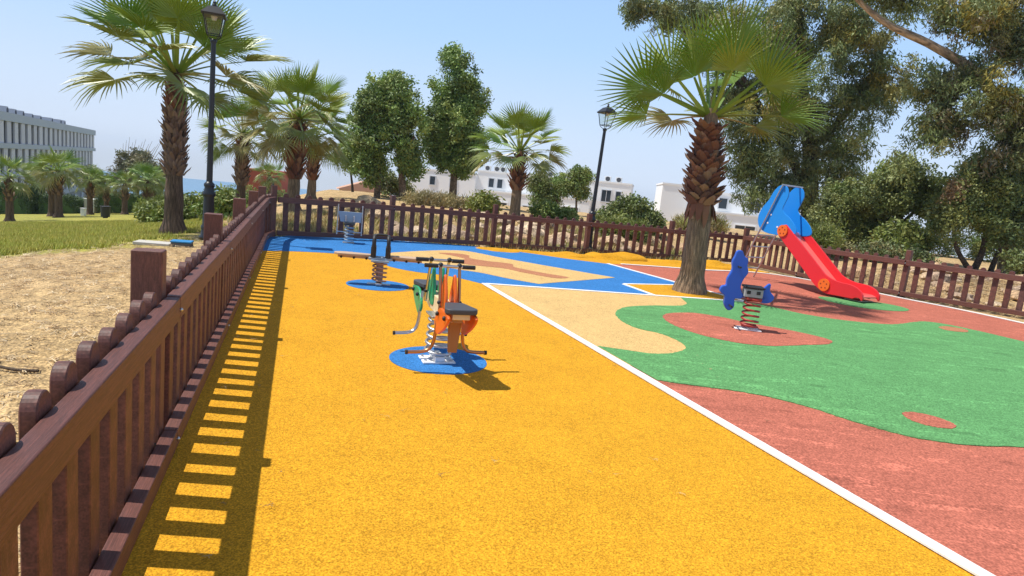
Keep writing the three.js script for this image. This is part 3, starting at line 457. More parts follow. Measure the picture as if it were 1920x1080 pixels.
palm('stout fan palm with reddish shaggy leaf bases growing through the rubber by the slide', [3.41, -0.02, -12.22], { h: 3.2, r: 0.265, lean: [-0.10, 0.02], turn: 0, bootFrom: 0.56, fronds: 0, crown: 2.0, skirt: 13, flare: 0.16, bulge: 0.16, taper: 1.35, taperFrom: 0.66, perRow: 9, bootScale: 0.85, bootStep: 0.075, wide: true,
  list: [[-1.3, 1.22, 0.1, 1.12, 0], [1.9, 1.3, -0.2, 1.05, 0], [2.75, 0.80, 1.1, 1.08, 0], [3.3, 0.30, 0.85, 1.1, 1], [-0.15, 0.80, -1.1, 1.1, 0], [0.15, 0.52, -0.7, 1.12, 2], [0.9, 0.85, -0.4, 1.0, 2], [2.3, 0.6, 0.5, 1.0, 2], [-2.3, 0.62, 0.6, 0.95, 2], [-0.8, 0.55, -0.55, 1.0, 2], [-1.7, 1.5, 0.3, 0.8, 0], [0.6, 1.38, -0.6, 0.85, 0], [3.0, 1.25, 0.8, 0.92, 1], [3.0, 0.02, 0.4, 0.92, 3], [-0.3, 0.16, -0.4, 0.95, 3], [1.2, 0.25, 0, 0.95, 3], [-2.75, 0.30, 0.6, 0.9, 3], [-1.5, 0.85, 0.1, 0.85, 1], [0.45, 0.08, -0.3, 0.9, 4], [2.0, 0.1, 0.2, 0.9, 4]], oldFrom: 0.9 });
palm('tall thick fan palm with dark trunk beside the left lamp post', [-8.2, height(-8.2, -15.2) - 0.05, -15.2], { h: 3.3 - height(-8.2, -15.2), r: 0.272, lean: [0.02, 0], bootFrom: 0.42, dark: true, fronds: 32, crown: 2.35, elMin: -0.12, perRow: 11, bootStep: 0.08, bootScale: 0.66, oldFrom: 0.55, bulge: 0.02, taper: 0.7 });
const pg = 'fan palms behind the back fence';
palm('largest fan palm behind the left corner of the back fence', [-7.42, height(-7.42, -21) - 0.05, -21], { h: 2.95 - height(-7.42, -21), r: 0.27, lean: [-0.08, 0], bootFrom: 0.42, fronds: 38, crown: 1.95, elMin: -0.65, perRow: 7, group: pg, oldFrom: 0.55 });
palm('slim fan palm between the left lamp post and the largest back palm', [-11.75, height(-11.75, -27) - 0.05, -27], { h: 2.5 - height(-11.75, -27), r: 0.26, bootFrom: 0.4, fronds: 32, crown: 1.75, elMin: -0.6, dark: true, perRow: 7, group: pg, oldFrom: 0.6 });
palm('fan palm half hidden to the right of the largest back palm', [-8.85, height(-8.85, -27) - 0.05, -27.2], { h: 2.65 - height(-8.85, -27), r: 0.25, bootFrom: 0.4, fronds: 30, crown: 1.75, elMin: -0.6, perRow: 7, group: pg, oldFrom: 0.6 });
palm('single fan palm in front of the white villas behind the back fence', [-0.2, height(-0.2, -25) - 0.05, -25], { h: 2.9 - height(-0.2, -25), r: 0.275, lean: [-0.12, 0], bootFrom: 0.5, fronds: 30, crown: 2.0, elMin: -0.35, perRow: 7, flare: 0.12, group: pg, oldFrom: 0.7 });
const small = 'small fan palms on the lower lawn';
const sp = (label, x, z, top, r, crown, n = 20) => { const y = height(x, z) - 0.05; palm(label, [x, y, z], { h: top - y, r, crown, fronds: n, lo: true, bootFrom: 0.55, perRow: 5, bootStep: 0.2, dark: true, elMin: -0.5, group: small, oldFrom: 0.5 }); };
sp('small palm of the leftmost pair on the lawn, the farther one', -27.8, -38, -0.45, 0.24, 1.45);
sp('small palm of the leftmost pair on the lawn, the nearer one', -25.95, -36, -0.3, 0.26, 1.6, 24);
sp('short palm right of the leftmost pair before the hedge', -28.2, -42, -1.0, 0.24, 1.3);
sp('short palm behind the black litter bin on the lawn', -28.4, -44, -1.4, 0.22, 1.1);
sp('short palm right of the litter bin on the lawn', -25.9, -42, -0.95, 0.24, 1.15);
sp('short palm behind the others near the yellow green shrub', -26.6, -46.5, -1.0, 0.22, 1.1);
sp('bushy palm just left of the tall dark trunked palm', -25.6, -44, -0.7, 0.3, 1.5, 24);
sp('palm cut off by the left edge of the view', -23.95, -30, -0.55, 0.22, 1.3);
sp('far small palm in front of the red house', -23.5, -60, 0.1, 0.3, 1.7);

// ---------------------------------------------------------------- leafy trees and shrubs
function leafClump(n, R, len, wid, droop, flat = 1) {                // a ball of n bent leaves, radius R
  const pos = [], nor = [], idx = [];
  for (let i = 0; i < n; i++) {
    const a = rr(0, 6.283), cz = rr(-1, 1), s = Math.sqrt(1 - cz * cz), r = R * Math.pow(rnd(), 0.45), c = V(Math.cos(a) * s * r, cz * r * flat, Math.sin(a) * s * r);
    const d = V(rr(-1, 1), rr(-1, 1) - droop, rr(-1, 1)).normalize(), l = len * rr(0.65, 1.25), w = wid * rr(0.7, 1.25), q = V(rr(-1, 1), rr(-1, 1), rr(-1, 1)).cross(d).normalize(), nn = q.clone().cross(d);
    const v = [c, c.clone().addScaledVector(d, l * 0.45).addScaledVector(q, w / 2).addScaledVector(nn, l * 0.06), c.clone().addScaledVector(d, l), c.clone().addScaledVector(d, l * 0.45).addScaledVector(q, -w / 2).addScaledVector(nn, l * 0.06)], o = pos.length / 3;
    v.forEach((p) => { pos.push(p.x, p.y, p.z); nor.push(nn.x, nn.y, nn.z); }); idx.push(o, o + 1, o + 2, o, o + 2, o + 3);
  }
  const g = new THREE.BufferGeometry(); g.setAttribute('position', new THREE.Float32BufferAttribute(pos, 3)); g.setAttribute('normal', new THREE.Float32BufferAttribute(nor, 3)); g.setIndex(idx); return g;
}
const C = {
  euc: leafClump(70, 0.38, 0.21, 0.055, 0.9), oval: leafClump(64, 0.31, 0.15, 0.075, 0.2), small: leafClump(64, 0.27, 0.11, 0.06, 0), fine: leafClump(90, 0.30, 0.16, 0.025, -0.5), hedge: leafClump(60, 0.22, 0.09, 0.06, 0), weed: leafClump(60, 0.24, 0.22, 0.022, -1.4),
};
const leafMat = mat(1, 1, 1, 0.65, { transmission: 0.28, side: THREE.DoubleSide });
const tmpM = new THREE.Matrix4(), tmpQ = new THREE.Quaternion(), tmpE = new THREE.Euler(), tmpC = new THREE.Color();
// crown: blobs are [x, y, z, rx, ry, rz, weight] in metres from the tree's base
function crown(parent, geo, blobs, count, tones, scale = 1, shell = 0.5, keepTilt = false, name = 'crown') {
  const mats = [], cols = [], vol = blobs.map((b) => (b[6] ?? 1) * b[3] * b[4] * b[5]), tot = vol.reduce((a, b) => a + b, 0);
  blobs.forEach((b, bi) => {
    const n = Math.max(3, Math.round(count * vol[bi] / tot));
    for (let i = 0; i < n; i++) {
      const a = rr(0, 6.283), cz = rr(-1, 1), s = Math.sqrt(1 - cz * cz), r = Math.pow(rnd(), shell * 0.66) * (1 + 0.42 * noise(Math.cos(a) * 1.6 + bi * 3, cz * 2.3, Math.sin(a) * 1.6 + bi));
      const x = b[0] + Math.cos(a) * s * r * b[3], y = b[1] + cz * r * b[4], z = b[2] + Math.sin(a) * s * r * b[5];
      if (b[3] > 0.9 && (noise(x * 1.1 + 5, y * 1.1, z * 1.1) < -0.15 || noise(x * 0.55 + 31, y * 0.55, z * 0.55) < -0.28)) continue;       // openings between the boughs
      tmpE.set(keepTilt ? rr(-0.3, 0.3) : rr(-0.7, 0.7), rr(0, 6.28), keepTilt ? rr(-0.3, 0.3) : rr(-0.7, 0.7)); tmpQ.setFromEuler(tmpE); const k = scale * rr(0.7, 1.25);
      mats.push(tmpM.compose(V(x, y, z), tmpQ, V(k, k, k)).clone());
      const t = pick(tones), q = rr(0.8, 1.2) * (1 + 0.5 * noise(x * 0.8, y * 0.8, z * 0.8)); cols.push([t[0] * q, t[1] * q, t[2] * q]);
    }
  });
  const im = new THREE.InstancedMesh(geo, leafMat, mats.length); im.name = name; im.userData.kind = 'stuff'; mats.forEach((m, i) => { im.setMatrixAt(i, m); im.setColorAt(i, tmpC.setRGB(...cols[i])); });
  shadow(im); parent.add(im); return im;
}
function limbs(parent, paths, material, name = 'trunk') {            // each path: [[x, y, z, r], ...]
  paths.forEach((p) => {
    const curve = new THREE.CatmullRomCurve3(p.map((q) => V(q[0], q[1], q[2]))), n = 6 * (p.length - 1), seg = 9, g = new THREE.TubeGeometry(curve, n, 1, seg, false), at = g.attributes.position, v = new THREE.Vector3();
    for (let j = 0; j <= n; j++) { const t = j / n, c = curve.getPointAt(t), f = t * (p.length - 1), i = Math.min(p.length - 2, Math.floor(f)), r = p[i][3] + (p[i + 1][3] - p[i][3]) * (f - i); for (let k = 0; k <= seg; k++) { const q = j * (seg + 1) + k; v.fromBufferAttribute(at, q).sub(c).multiplyScalar(r * (1 + 0.12 * noise(k * 0.9, t * 9, r * 40))).add(c); at.setXYZ(q, v.x, v.y, v.z); } }
    g.computeVertexNormals(); part(p[0][1] < 0.2 ? name : 'branch', g, material, parent);
  });
}
const T = {
  euc: [[0.20, 0.25, 0.07], [0.25, 0.28, 0.08], [0.15, 0.20, 0.06], [0.30, 0.29, 0.085], [0.19, 0.24, 0.085]], eucGold: [[0.34, 0.28, 0.04], [0.27, 0.25, 0.05]],
  mid: [[0.21, 0.31, 0.06], [0.26, 0.345, 0.07], [0.155, 0.245, 0.05], [0.30, 0.36, 0.085]], olive: [[0.18, 0.235, 0.055], [0.23, 0.265, 0.06], [0.14, 0.19, 0.048], [0.28, 0.30, 0.07]],
  grey: [[0.24, 0.22, 0.11], [0.18, 0.185, 0.095], [0.28, 0.24, 0.13]], lime: [[0.24, 0.29, 0.04], [0.19, 0.25, 0.04], [0.29, 0.31, 0.055]], hedge: [[0.05, 0.095, 0.024], [0.065, 0.12, 0.03], [0.085, 0.14, 0.034]], straw: [[0.46, 0.36, 0.17], [0.36, 0.31, 0.13], [0.28, 0.26, 0.10]], dry: [[0.38, 0.26, 0.13], [0.46, 0.3, 0.15]],
};
const barkBrown = bark(0.16, 0.115, 0.08), barkPale = bark(0.34, 0.26, 0.18), barkDark = bark(0.085, 0.062, 0.046);
{ // the two round-headed trees left of centre
  const y = height(-6.2, -32), t = thing('round_tree', 'broad leafy tree with two trunks, left of the pair by the villas', 'tree', [-6.3, y - 0.05, -32], 0, 'trees before the villas');
  limbs(t, [[[0.45, 0, 0, 0.2], [0.30, 1.4, 0.1, 0.15], [0.0, 2.6, 0, 0.11], [-0.3, 4.4, 0, 0.05]], [[-0.8, 0, 0.2, 0.17], [-0.85, 1.6, 0.1, 0.13], [-1.1, 3.2, 0, 0.06]], [[0.2, 1.8, 0, 0.1], [0.8, 3.2, 0.2, 0.05]]], barkBrown);
  crown(t, C.oval, [[-0.5, 4.5, 0, 1.35, 1.5, 1.3], [-1.4, 3.3, 0.2, 1.0, 1.5, 1.1], [0.5, 3.3, 0.1, 0.95, 1.4, 1.1], [-1.2, 1.75, 0.1, 0.9, 0.95, 0.9], [0.75, 1.9, 0, 0.6, 0.8, 0.7], [-0.35, 5.4, 0, 0.8, 0.75, 0.8], [-1.7, 4.6, 0.1, 0.55, 0.6, 0.6]], 1150, T.mid, 1.0, 0.7);
}
{
  const y = height(-3.7, -34), t = thing('round_tree', 'taller slender leafy tree, right of the pair by the villas', 'tree', [-3.7, y - 0.05, -34], 0, 'trees before the villas');
  limbs(t, [[[0.1, 0, 0, 0.22], [0.05, 1.6, 0, 0.16], [-0.05, 3.5, 0, 0.11], [-0.3, 6.4, 0, 0.04]], [[0, 2.2, 0, 0.09], [0.8, 3.8, 0.1, 0.04]], [[0, 2.4, 0, 0.09], [-0.9, 4, 0, 0.04]]], barkBrown);
  crown(t, C.oval, [[-0.35, 6.2, 0, 1.15, 1.5, 1.15], [-0.1, 4.4, 0, 1.5, 1.6, 1.4], [-0.9, 3.4, 0.1, 0.85, 1.2, 1.0], [0.7, 3.0, 0.1, 0.85, 1.2, 1.0], [-0.1, 2.1, 0, 1.15, 0.8, 1.0], [-0.45, 7.2, 0, 0.65, 0.7, 0.7], [0.75, 5.4, 0, 0.75, 0.9, 0.8]], 1300, T.mid, 1.0, 0.7);
}
{ // two big gum trees on the right
  const t = thing('gum_tree', 'huge drooping gum tree behind the slide and the stout palm', 'tree', [15.0, -0.45, -33], 0, 'large gum trees'); t.scale.setScalar(1.27);
  limbs(t, [[[0, 0, 0, 0.38], [-0.3, 2.2, 0, 0.3], [-0.8, 4.5, 0.1, 0.24], [-1.6, 7.5, 0, 0.14], [-2.2, 10.5, 0, 0.06]], [[-0.4, 2.6, 0, 0.18], [-2.2, 4.8, 0.2, 0.12], [-4.6, 7.6, 0.3, 0.05]], [[-0.7, 4.2, 0, 0.16], [0.8, 6.4, 0, 0.1], [1.6, 9, 0, 0.05]], [[-0.2, 1.8, 0, 0.12], [-1.8, 3.2, 0.3, 0.07], [-3.0, 3.6, 0.5, 0.03]], [[-2, 4.6, 0.2, 0.1], [-5.5, 7.8, 0, 0.06], [-8.3, 9.0, 0, 0.03]]], barkDark);
  crown(t, C.euc, [[-2.0, 4.4, 0.2, 1.7, 1.8, 1.6], [-1.1, 2.5, 0.6, 1.4, 1.15, 1.2], [-2.6, 2.7, 0.4, 1.1, 1.1, 1.0], [0.3, 4.4, 0, 1.4, 1.5, 1.5], [-3.4, 5.9, 0, 1.7, 1.7, 1.6], [-1.2, 6.9, 0, 2.4, 1.9, 1.9], [1.3, 6.6, 0.2, 1.4, 1.6, 1.4], [-4.0, 8.1, 0, 2.0, 1.6, 1.6], [-0.8, 9.3, 0, 2.8, 1.7, 2.0], [-5.9, 8.9, 0, 1.6, 0.9, 1.2], [-8.1, 8.9, 0, 0.85, 0.5, 0.6, 2.5], [-7.0, 8.7, 0, 0.85, 0.5, 0.7, 2], [-3.1, 3.9, 0.2, 0.9, 1.2, 0.9], [-0.2, 1.5, 0.8, 0.7, 0.6, 0.7], [0.6, 3.2, 0.5, 0.8, 0.9, 0.8]], 2700, [...T.euc, T.euc[0]], 0.82, 0.75, true);
  crown(t, C.euc, [[-0.6, 8.4, 1.2, 2.4, 0.8, 0.9], [-2.5, 5.6, 1.4, 1.6, 0.8, 0.6], [1.4, 7.2, 1.0, 1, 0.8, 0.6]], 120, T.eucGold, 0.8, 0.9, true, 'flowering_twigs');
}
{
  const y = height(17.6, -23), t = thing('gum_tree', 'pale limbed gum tree at the right edge with hanging foliage', 'tree', [17.6, y - 0.05, -23], 0, 'large gum trees');
  limbs(t, [[[0, 0, 0, 0.34], [-0.35, 2.4, 0, 0.27], [-0.9, 4.8, 0, 0.22], [-2.4, 6.5, 0.1, 0.18], [-4.4, 7.35, 0.3, 0.14], [-6.3, 8.0, 0.3, 0.10], [-8.2, 9.4, 0.2, 0.05]], [[-0.8, 4.4, 0, 0.18], [-0.6, 7, 0.1, 0.12], [-1.2, 9.6, 0, 0.06]], [[-2.6, 6.5, 0, 0.12], [-3.8, 5.6, 0.3, 0.06], [-4.4, 4.6, 0.5, 0.03]]], barkPale);
  crown(t, C.euc, [[-1.6, 4.9, 0.6, 1.2, 1.5, 1.2], [-2.9, 5.6, 0.3, 1.3, 1.4, 1.2], [-0.3, 5.6, 0.3, 1.3, 1.7, 1.3], [-4.0, 4.6, 0.4, 0.75, 0.9, 0.7], [-3.9, 6.2, 0.0, 1.1, 0.8, 1.0], [-1.5, 7.6, 0.4, 1.9, 1.3, 1.5], [-3.6, 8.6, 0.2, 1.8, 0.9, 1.3], [-5.4, 9.0, 0.2, 1.4, 0.7, 1.0], [-6.9, 9.2, 0.2, 1.1, 0.55, 0.9], [-2.2, 3.5, 0.7, 0.7, 0.8, 0.7], [-0.7, 3.4, 0.4, 0.75, 0.9, 0.7], [-1.4, 9.3, 0, 2.2, 1.0, 1.6], [-4.9, 3.5, 0.5, 0.35, 0.5, 0.35]], 1500, [...T.euc, [0.22, 0.18, 0.09]], 0.92, 0.8, true);
  crown(t, C.euc, [[-2.4, 5.8, 1.3, 1.6, 0.9, 0.5], [-3, 8.2, 1.2, 1.8, 0.6, 0.5]], 80, T.eucGold, 0.8, 0.9, true, 'flowering_twigs');
}
function bushTree(name, label, x, z, o) {
  const y = height(x, z), t = thing(name, label, 'tree', [x, y - 0.05, z], o.turn ?? 0, o.group);
  if (o.limbs) limbs(t, o.limbs, o.bark ?? barkDark);
  crown(t, o.geo ?? C.small, o.blobs, o.n, o.tones ?? T.olive, o.scale ?? 1, o.shell ?? 0.75); return t;
}
const og = 'low spreading trees on the bank right of the slide';
bushTree('olive_tree', 'low spreading tree left of the bank, just right of the slide top', 13.2, -26, { group: og, n: 700, limbs: [[[0, 0, 0, 0.12], [0.3, 1.0, 0, 0.09], [0.1, 2.2, 0, 0.03]], [[-0.6, 0, 0.3, 0.09], [-0.7, 1.2, 0.2, 0.05]]], blobs: [[-0.2, 2.1, 0, 1.2, 0.85, 0.9], [0.7, 1.5, 0.1, 0.9, 0.7, 0.8], [-0.9, 1.3, 0.2, 0.9, 0.8, 0.7], [-0.3, 0.8, 0.4, 1.2, 0.5, 0.7]] });
bushTree('olive_tree', 'low spreading tree with one clear bent trunk in the middle of the bank', 14.95, -25, { group: og, n: 780, limbs: [[[0.05, 0, 0, 0.15], [-0.18, 0.9, 0, 0.12], [-0.4, 1.8, 0, 0.09], [-0.9, 2.8, 0, 0.03]], [[-0.3, 1.4, 0, 0.08], [0.5, 2.4, 0, 0.04]], [[-0.35, 1.6, 0, 0.07], [-1.4, 2.2, 0.2, 0.03]]], blobs: [[-0.6, 3.1, 0, 1.2, 0.75, 1.0], [-1.5, 2.4, 0.1, 0.75, 0.7, 0.8], [0.4, 2.7, 0, 1.0, 0.8, 0.9], [-0.5, 2.2, 0.3, 1.2, 0.5, 0.8], [0.9, 2.0, 0.2, 0.6, 0.5, 0.6]] });
bushTree('olive_tree', 'dense low tree with several dark trunks at the right edge of bank', 15.75, -22.6, { group: og, n: 950, limbs: [[[0.3, 0, 0, 0.12], [0.5, 0.9, 0, 0.09], [0.3, 2.2, 0, 0.03]], [[0.2, 0.05, 0.1, 0.10], [-0.5, 0.9, 0.1, 0.07], [-0.8, 2.0, 0, 0.03]], [[0.9, 0, 0, 0.1], [1.1, 1.2, 0, 0.07], [1.3, 2.2, 0, 0.03]]], blobs: [[-0.2, 2.7, 0, 1.2, 0.9, 1.0], [0.9, 2.6, 0, 1.1, 1.0, 1.0], [0.4, 1.7, 0.3, 1.5, 0.7, 0.9], [-0.9, 1.9, 0.1, 0.7, 0.7, 0.8], [1.7, 2.0, 0, 0.9, 0.9, 0.9], [0.2, 3.3, 0, 0.8, 0.5, 0.8]] });
crown(thing('dead_branch_cluster', 'clump of dry brown foliage hanging in the low tree', 'dead foliage', [14.55, 3.0, -22.2]), C.small, [[0, 0, 0, 0.34, 0.36, 0.25]], 26, T.dry, 0.8, 0.9, false, 'dry_leaves');
for (const [l, x, z, blobs, n, tones, geo] of [
  ['bright yellow green shrub under the low trees', 13.9, -23.8, [[0, 0.8, 0, 0.7, 0.6, 0.6], [0.7, 0.7, 0, 0.6, 0.5, 0.5]], 200, T.lime, C.oval],
  ['light green shrub just right of the slide chute', 10.6, -22.4, [[0, 0.6, 0, 0.5, 0.5, 0.4], [-0.45, 0.35, 0, 0.3, 0.3, 0.3]], 90, T.lime, C.fine],
  ['dark shrub at the foot of the right hand trees', 16.3, -20.2, [[0, 0.5, 0, 0.9, 0.45, 0.6], [1.2, 0.5, 0.1, 0.8, 0.5, 0.6]], 200, T.olive, C.small],
  ['dense bushes filling the gap behind the low trees', 20.5, -32, [[0, 1.0, 0, 1.8, 1.0, 1.0], [2.6, 1.1, 0, 1.8, 1.1, 1.0], [-2.6, 0.9, 0, 1.6, 0.9, 1.0], [5.0, 1.3, 0, 1.8, 1.3, 1.0]], 700, [...T.olive, T.mid[2]], C.small],
  ['dark undergrowth behind the fence by the slide foot', 12.6, -22.4, [[0, 0.3, 0, 0.7, 0.3, 0.4], [-1.3, 0.35, -0.5, 0.5, 0.35, 0.4], [1.4, 0.25, 0, 0.6, 0.25, 0.4]], 120, [T.olive[2], T.euc[2], T.straw[2]], C.small],
  ['rounded shrub behind the fence right of the far lamp post', 4.1, -24, [[0, 0.75, 0, 0.85, 0.55, 0.6], [0.75, 0.5, 0, 0.5, 0.42, 0.5], [-0.7, 0.45, 0, 0.5, 0.4, 0.5]], 260, [...T.olive, T.lime[1]], C.small],
  ['yellow green low shrub beside the far lamp post', 3.3, -22.4, [[0, 0.35, 0, 0.5, 0.35, 0.4], [0.7, 0.3, 0, 0.6, 0.3, 0.4]], 120, T.lime, C.fine],
  ['low bright shrub left of the single palm', -1.5, -26, [[0, 0.45, 0, 0.5, 0.32, 0.4]], 70, T.lime, C.oval],
  ['dark green shrub right of the single palm trunk', 1.0, -26.5, [[0, 0.35, 0, 0.6, 0.35, 0.5], [0.9, 0.2, 0, 0.6, 0.3, 0.5]], 130, T.mid, C.small],
  ['dry straw coloured bush below the round trees', -3.4, -28, [[0, 0.22, 0, 0.8, 0.26, 0.5], [-1.0, 0.25, 0, 0.6, 0.25, 0.5], [1.0, 0.18, 0, 0.6, 0.2, 0.4]], 120, T.straw, C.fine],
  ['grey green bush right of the palm group', -7.3, -35, [[0, 0.7, 0, 0.75, 0.55, 0.6], [0.8, 0.5, 0, 0.6, 0.4, 0.5]], 170, [...T.olive, T.grey[1]], C.small],
  ['bright shrub left of the tall lamp post', -13.2, -24, [[0, 0.35, 0, 0.9, 0.45, 0.6], [0.9, 0.55, 0, 0.7, 0.5, 0.6]], 260, T.lime, C.oval],
  ['leafy shrub between lamp post and slim palm', -9.3, -20, [[0, 0.4, 0, 0.55, 0.4, 0.45]], 100, [...T.mid, ...T.lime], C.oval],
  ['big yellow green shrub at the edge of the lower lawn', -18.8, -34, [[0, 0.5, 0, 0.9, 0.6, 0.7], [-0.9, 0.35, 0, 0.6, 0.4, 0.6]], 260, T.lime, C.fine],
  ['row of wild green bushes beyond the lamp post', -19.5, -46, [[0, 0.9, 0, 2.0, 0.9, 0.9], [3.0, 0.8, 0, 1.8, 0.9, 0.9], [5.6, 0.7, 0, 1.6, 0.8, 0.9]], 520, [...T.mid, ...T.olive, T.lime[1]], C.small],
  ['pale agave like shrub in front of right villa', 7.6, -25.5, [[0, 0.5, 0, 0.5, 0.3, 0.4], [-1.1, 0.45, 0, 0.45, 0.3, 0.4]], 90, [...T.straw, T.lime[2]], C.weed],
]) { const y = height(x, z); crown(thing('shrub', l, 'shrub', [x, y - 0.04, z], 0, 'shrubs'), geo, blobs, n, tones, 1, 0.8, false, 'foliage'); }
bushTree('small_tree', 'small tree with open crown before the white villas, right of the single palm', 1.95, -36, { n: 420, bark: barkBrown, limbs: [[[0.1, 0, 0, 0.09], [0.1, 1.0, 0, 0.06], [0.5, 2.2, 0, 0.02]], [[0.1, 0.7, 0, 0.06], [-0.7, 1.5, 0, 0.02]], [[1.2, 0, 0, 0.07], [1.1, 1.2, 0, 0.05], [1.3, 2.3, 0, 0.02]]], blobs: [[-1.0, 1.4, 0, 0.75, 0.7, 0.7], [0.2, 1.6, 0, 0.75, 0.6, 0.7], [1.2, 2.1, 0, 0.65, 0.7, 0.7], [-0.6, 0.7, 0, 0.9, 0.5, 0.6], [1.3, 1.3, 0, 0.5, 0.4, 0.5]], tones: [...T.olive, ...T.mid] });
bushTree('small_tree', 'round headed small tree on a thin bent trunk right of the palm group', -9.6, -36, { n: 240, bark: barkDark, limbs: [[[0.2, 0, 0, 0.08], [0.1, 0.7, 0, 0.06], [-0.1, 1.6, 0, 0.03]]], blobs: [[0, 2.1, 0, 0.8, 0.85, 0.7], [0.4, 1.6, 0, 0.55, 0.5, 0.5]], tones: T.mid });
bushTree('bare_topped_tree', 'greyish tree with bare upper twigs above the lower lawn', -36, -60, { n: 520, bark: barkBrown, geo: C.oval, scale: 1.3, limbs: [[[0, 0, 0, 0.2], [0.2, 2, 0, 0.14], [0.4, 4.2, 0, 0.06]], ...Array.from({ length: 14 }, (_, i) => { const x = -1.3 + i * 0.26; return [[x * 0.6, 4.0, 0, 0.03], [x * 0.9, 5.2, 0, 0.02], [x * 1.15 + 0.3, 6.1 + (i * 7 % 5) * 0.15, 0, 0.01]]; })], blobs: [[0.2, 4.4, 0, 1.7, 1.2, 1.2], [-1.6, 3.0, 0, 1.0, 0.9, 1.0], [1.7, 3.6, 0, 1.2, 1.2, 1.0], [0.1, 2.8, 0, 1.3, 0.8, 1.0], [2.6, 2.8, 0, 1.2, 1.2, 1.0]], tones: T.grey });
bushTree('bare_topped_tree', 'smaller grey green tree left of the bare topped tree', -38.6, -58, { n: 200, bark: barkBrown, geo: C.oval, scale: 1.2, limbs: [[[0, 0, 0, 0.13], [0.1, 1.5, 0, 0.1], [0, 3, 0, 0.04]]], blobs: [[0, 2.9, 0, 0.85, 1.2, 0.8], [0.5, 2.0, 0, 0.8, 0.8, 0.8]], tones: [...T.grey, T.mid[0]] });

// clipped hedges
function hedge(label, x0, z0, x1, z1, w, y0, y1) {
  const L = Math.hypot(x1 - x0, z1 - z0), h = thing('hedge', label, 'hedge', [(x0 + x1) / 2, y0, (z0 + z1) / 2], Math.atan2(-(z1 - z0), x1 - x0), 'clipped hedges');
  part('core', rbox(L - 0.2, y1 - y0 - 0.1, w - 0.2, 0, (y1 - y0) / 2 - 0.05, 0, 0.1), mat(0.06, 0.11, 0.028, 0.95), h);
  const n = Math.round((2 * L * (y1 - y0) + 2 * w * (y1 - y0) + L * w) * 14), im = new THREE.InstancedMesh(C.hedge, leafMat, n); im.name = 'foliage'; im.userData.kind = 'stuff';
  for (let i = 0; i < n; i++) {
    let x = rr(-L / 2, L / 2), y = rr(0, y1 - y0), z; const k = rnd(), q = (2 * L * (y1 - y0) + 2 * w * (y1 - y0) + L * w);
    if (k < 2 * L * (y1 - y0) / q) z = (rnd() < 0.5 ? -1 : 1) * (w / 2 - 0.1 + rr(-0.05, 0.05)); else if (k < 1 - L * w / q) { z = rr(-w / 2, w / 2); x = (rnd() < 0.5 ? -1 : 1) * (L / 2 - 0.1); } else { y = y1 - y0 - 0.1 + rr(-0.06, 0.06); z = rr(-w / 2, w / 2); }
    tmpQ.setFromEuler(tmpE.set(rr(0, 6), rr(0, 6), rr(0, 6))); const s = rr(0.7, 1.15); im.setMatrixAt(i, tmpM.compose(V(x, y, z), tmpQ, V(s, s, s))); const t = pick(T.hedge), b = rr(0.8, 1.2); im.setColorAt(i, tmpC.setRGB(t[0] * b, t[1] * b, t[2] * b));
  }
  shadow(im); h.add(im);
}
hedge('tall clipped hedge block at the left edge of view', -40.5, -45, -34.2, -45.5, 1.6, height(-37, -45) - 0.1, -1.85);
hedge('lower clipped hedge behind the leftmost pair of palms', -34.1, -45.6, -31.2, -46.0, 1.4, height(-32.5, -46) - 0.1, -2.35);
hedge('long clipped hedge behind the short palms and the bin', -30.3, -46.2, -21.5, -48.5, 1.4, height(-26, -47) - 0.3, -1.75);

// ---------------------------------------------------------------- buildings
{
  const a = Math.atan2(-0.902, 0.432), h = thing('hotel', 'long grey modern building with vertical panels beyond the hedges at left', 'building', [-79.74, -10.4, -120], a);
  const L = 66, frame = mat(0.36, 0.40, 0.47, 0.7), panel = [mat(0.52, 0.52, 0.58, 0.7), mat(0.47, 0.47, 0.53, 0.7)], glass = [mat(0.10, 0.10, 0.14, 0.25), mat(0.17, 0.165, 0.22, 0.3), mat(0.22, 0.23, 0.29, 0.3)];
  part('wall', box(L, 14.0, 14, L / 2, 7.0, 7.45), mat(0.25, 0.27, 0.32, 0.8), h);
  for (const [y, t] of [[13.8, 0.9], [10.75, 0.55], [7.55, 0.55], [4.4, 0.6]]) part('floor_band', box(L + 0.4, t, 0.75, L / 2, y, 0.2), frame, h);
  for (const [y0, y1, k] of [[11.03, 13.35, 0], [7.83, 10.47, 1], [4.7, 7.27, 0.4]]) for (let i = 0; i < 23; i++) {
    const x = 1.1 + (i + k * 0.5) * 2.86, hh = y1 - y0 - 0.01;
    part('facade_panel', box(1.5 + (i % 3) * 0.12, hh, 0.16, x, y0 + hh / 2, 0.05), panel[i % 2], h);
    part('window', box(1.25, hh, 0.06, x + 1.43, y0 + hh / 2, 0.40), glass[(i * 5 + Math.round(k * 3)) % 3], h);
  }
  for (let i = 0; i < 10; i++) part('door', box(1.6, 2.9, 0.1, 4 + i * 6, 1.9, 0.40), glass[i % 2], h);
  [[17, 0.9, 0.8], [20.0, 0.9, 0.8], [26, 1.3, 0.75], [33, 0.8, 0.7], [37.5, 0.8, 0.7], [42, 0.8, 0.8], [45.5, 0.8, 0.8], [49, 0.8, 0.9], [53, 0.9, 0.9]].forEach(([x, w, hh]) => { const u = part('roof_unit', box(w, hh, 1.2, x, 14.2 + hh / 2, 2.2), mat(0.45, 0.46, 0.48, 0.7), h); part('fan_grille', new THREE.CylinderGeometry(hh * 0.36, hh * 0.36, 0.06, 14).rotateX(Math.PI / 2).translate(x, 14.2 + hh / 2, 1.57), mat(0.06, 0.06, 0.07, 0.7), u); });
}
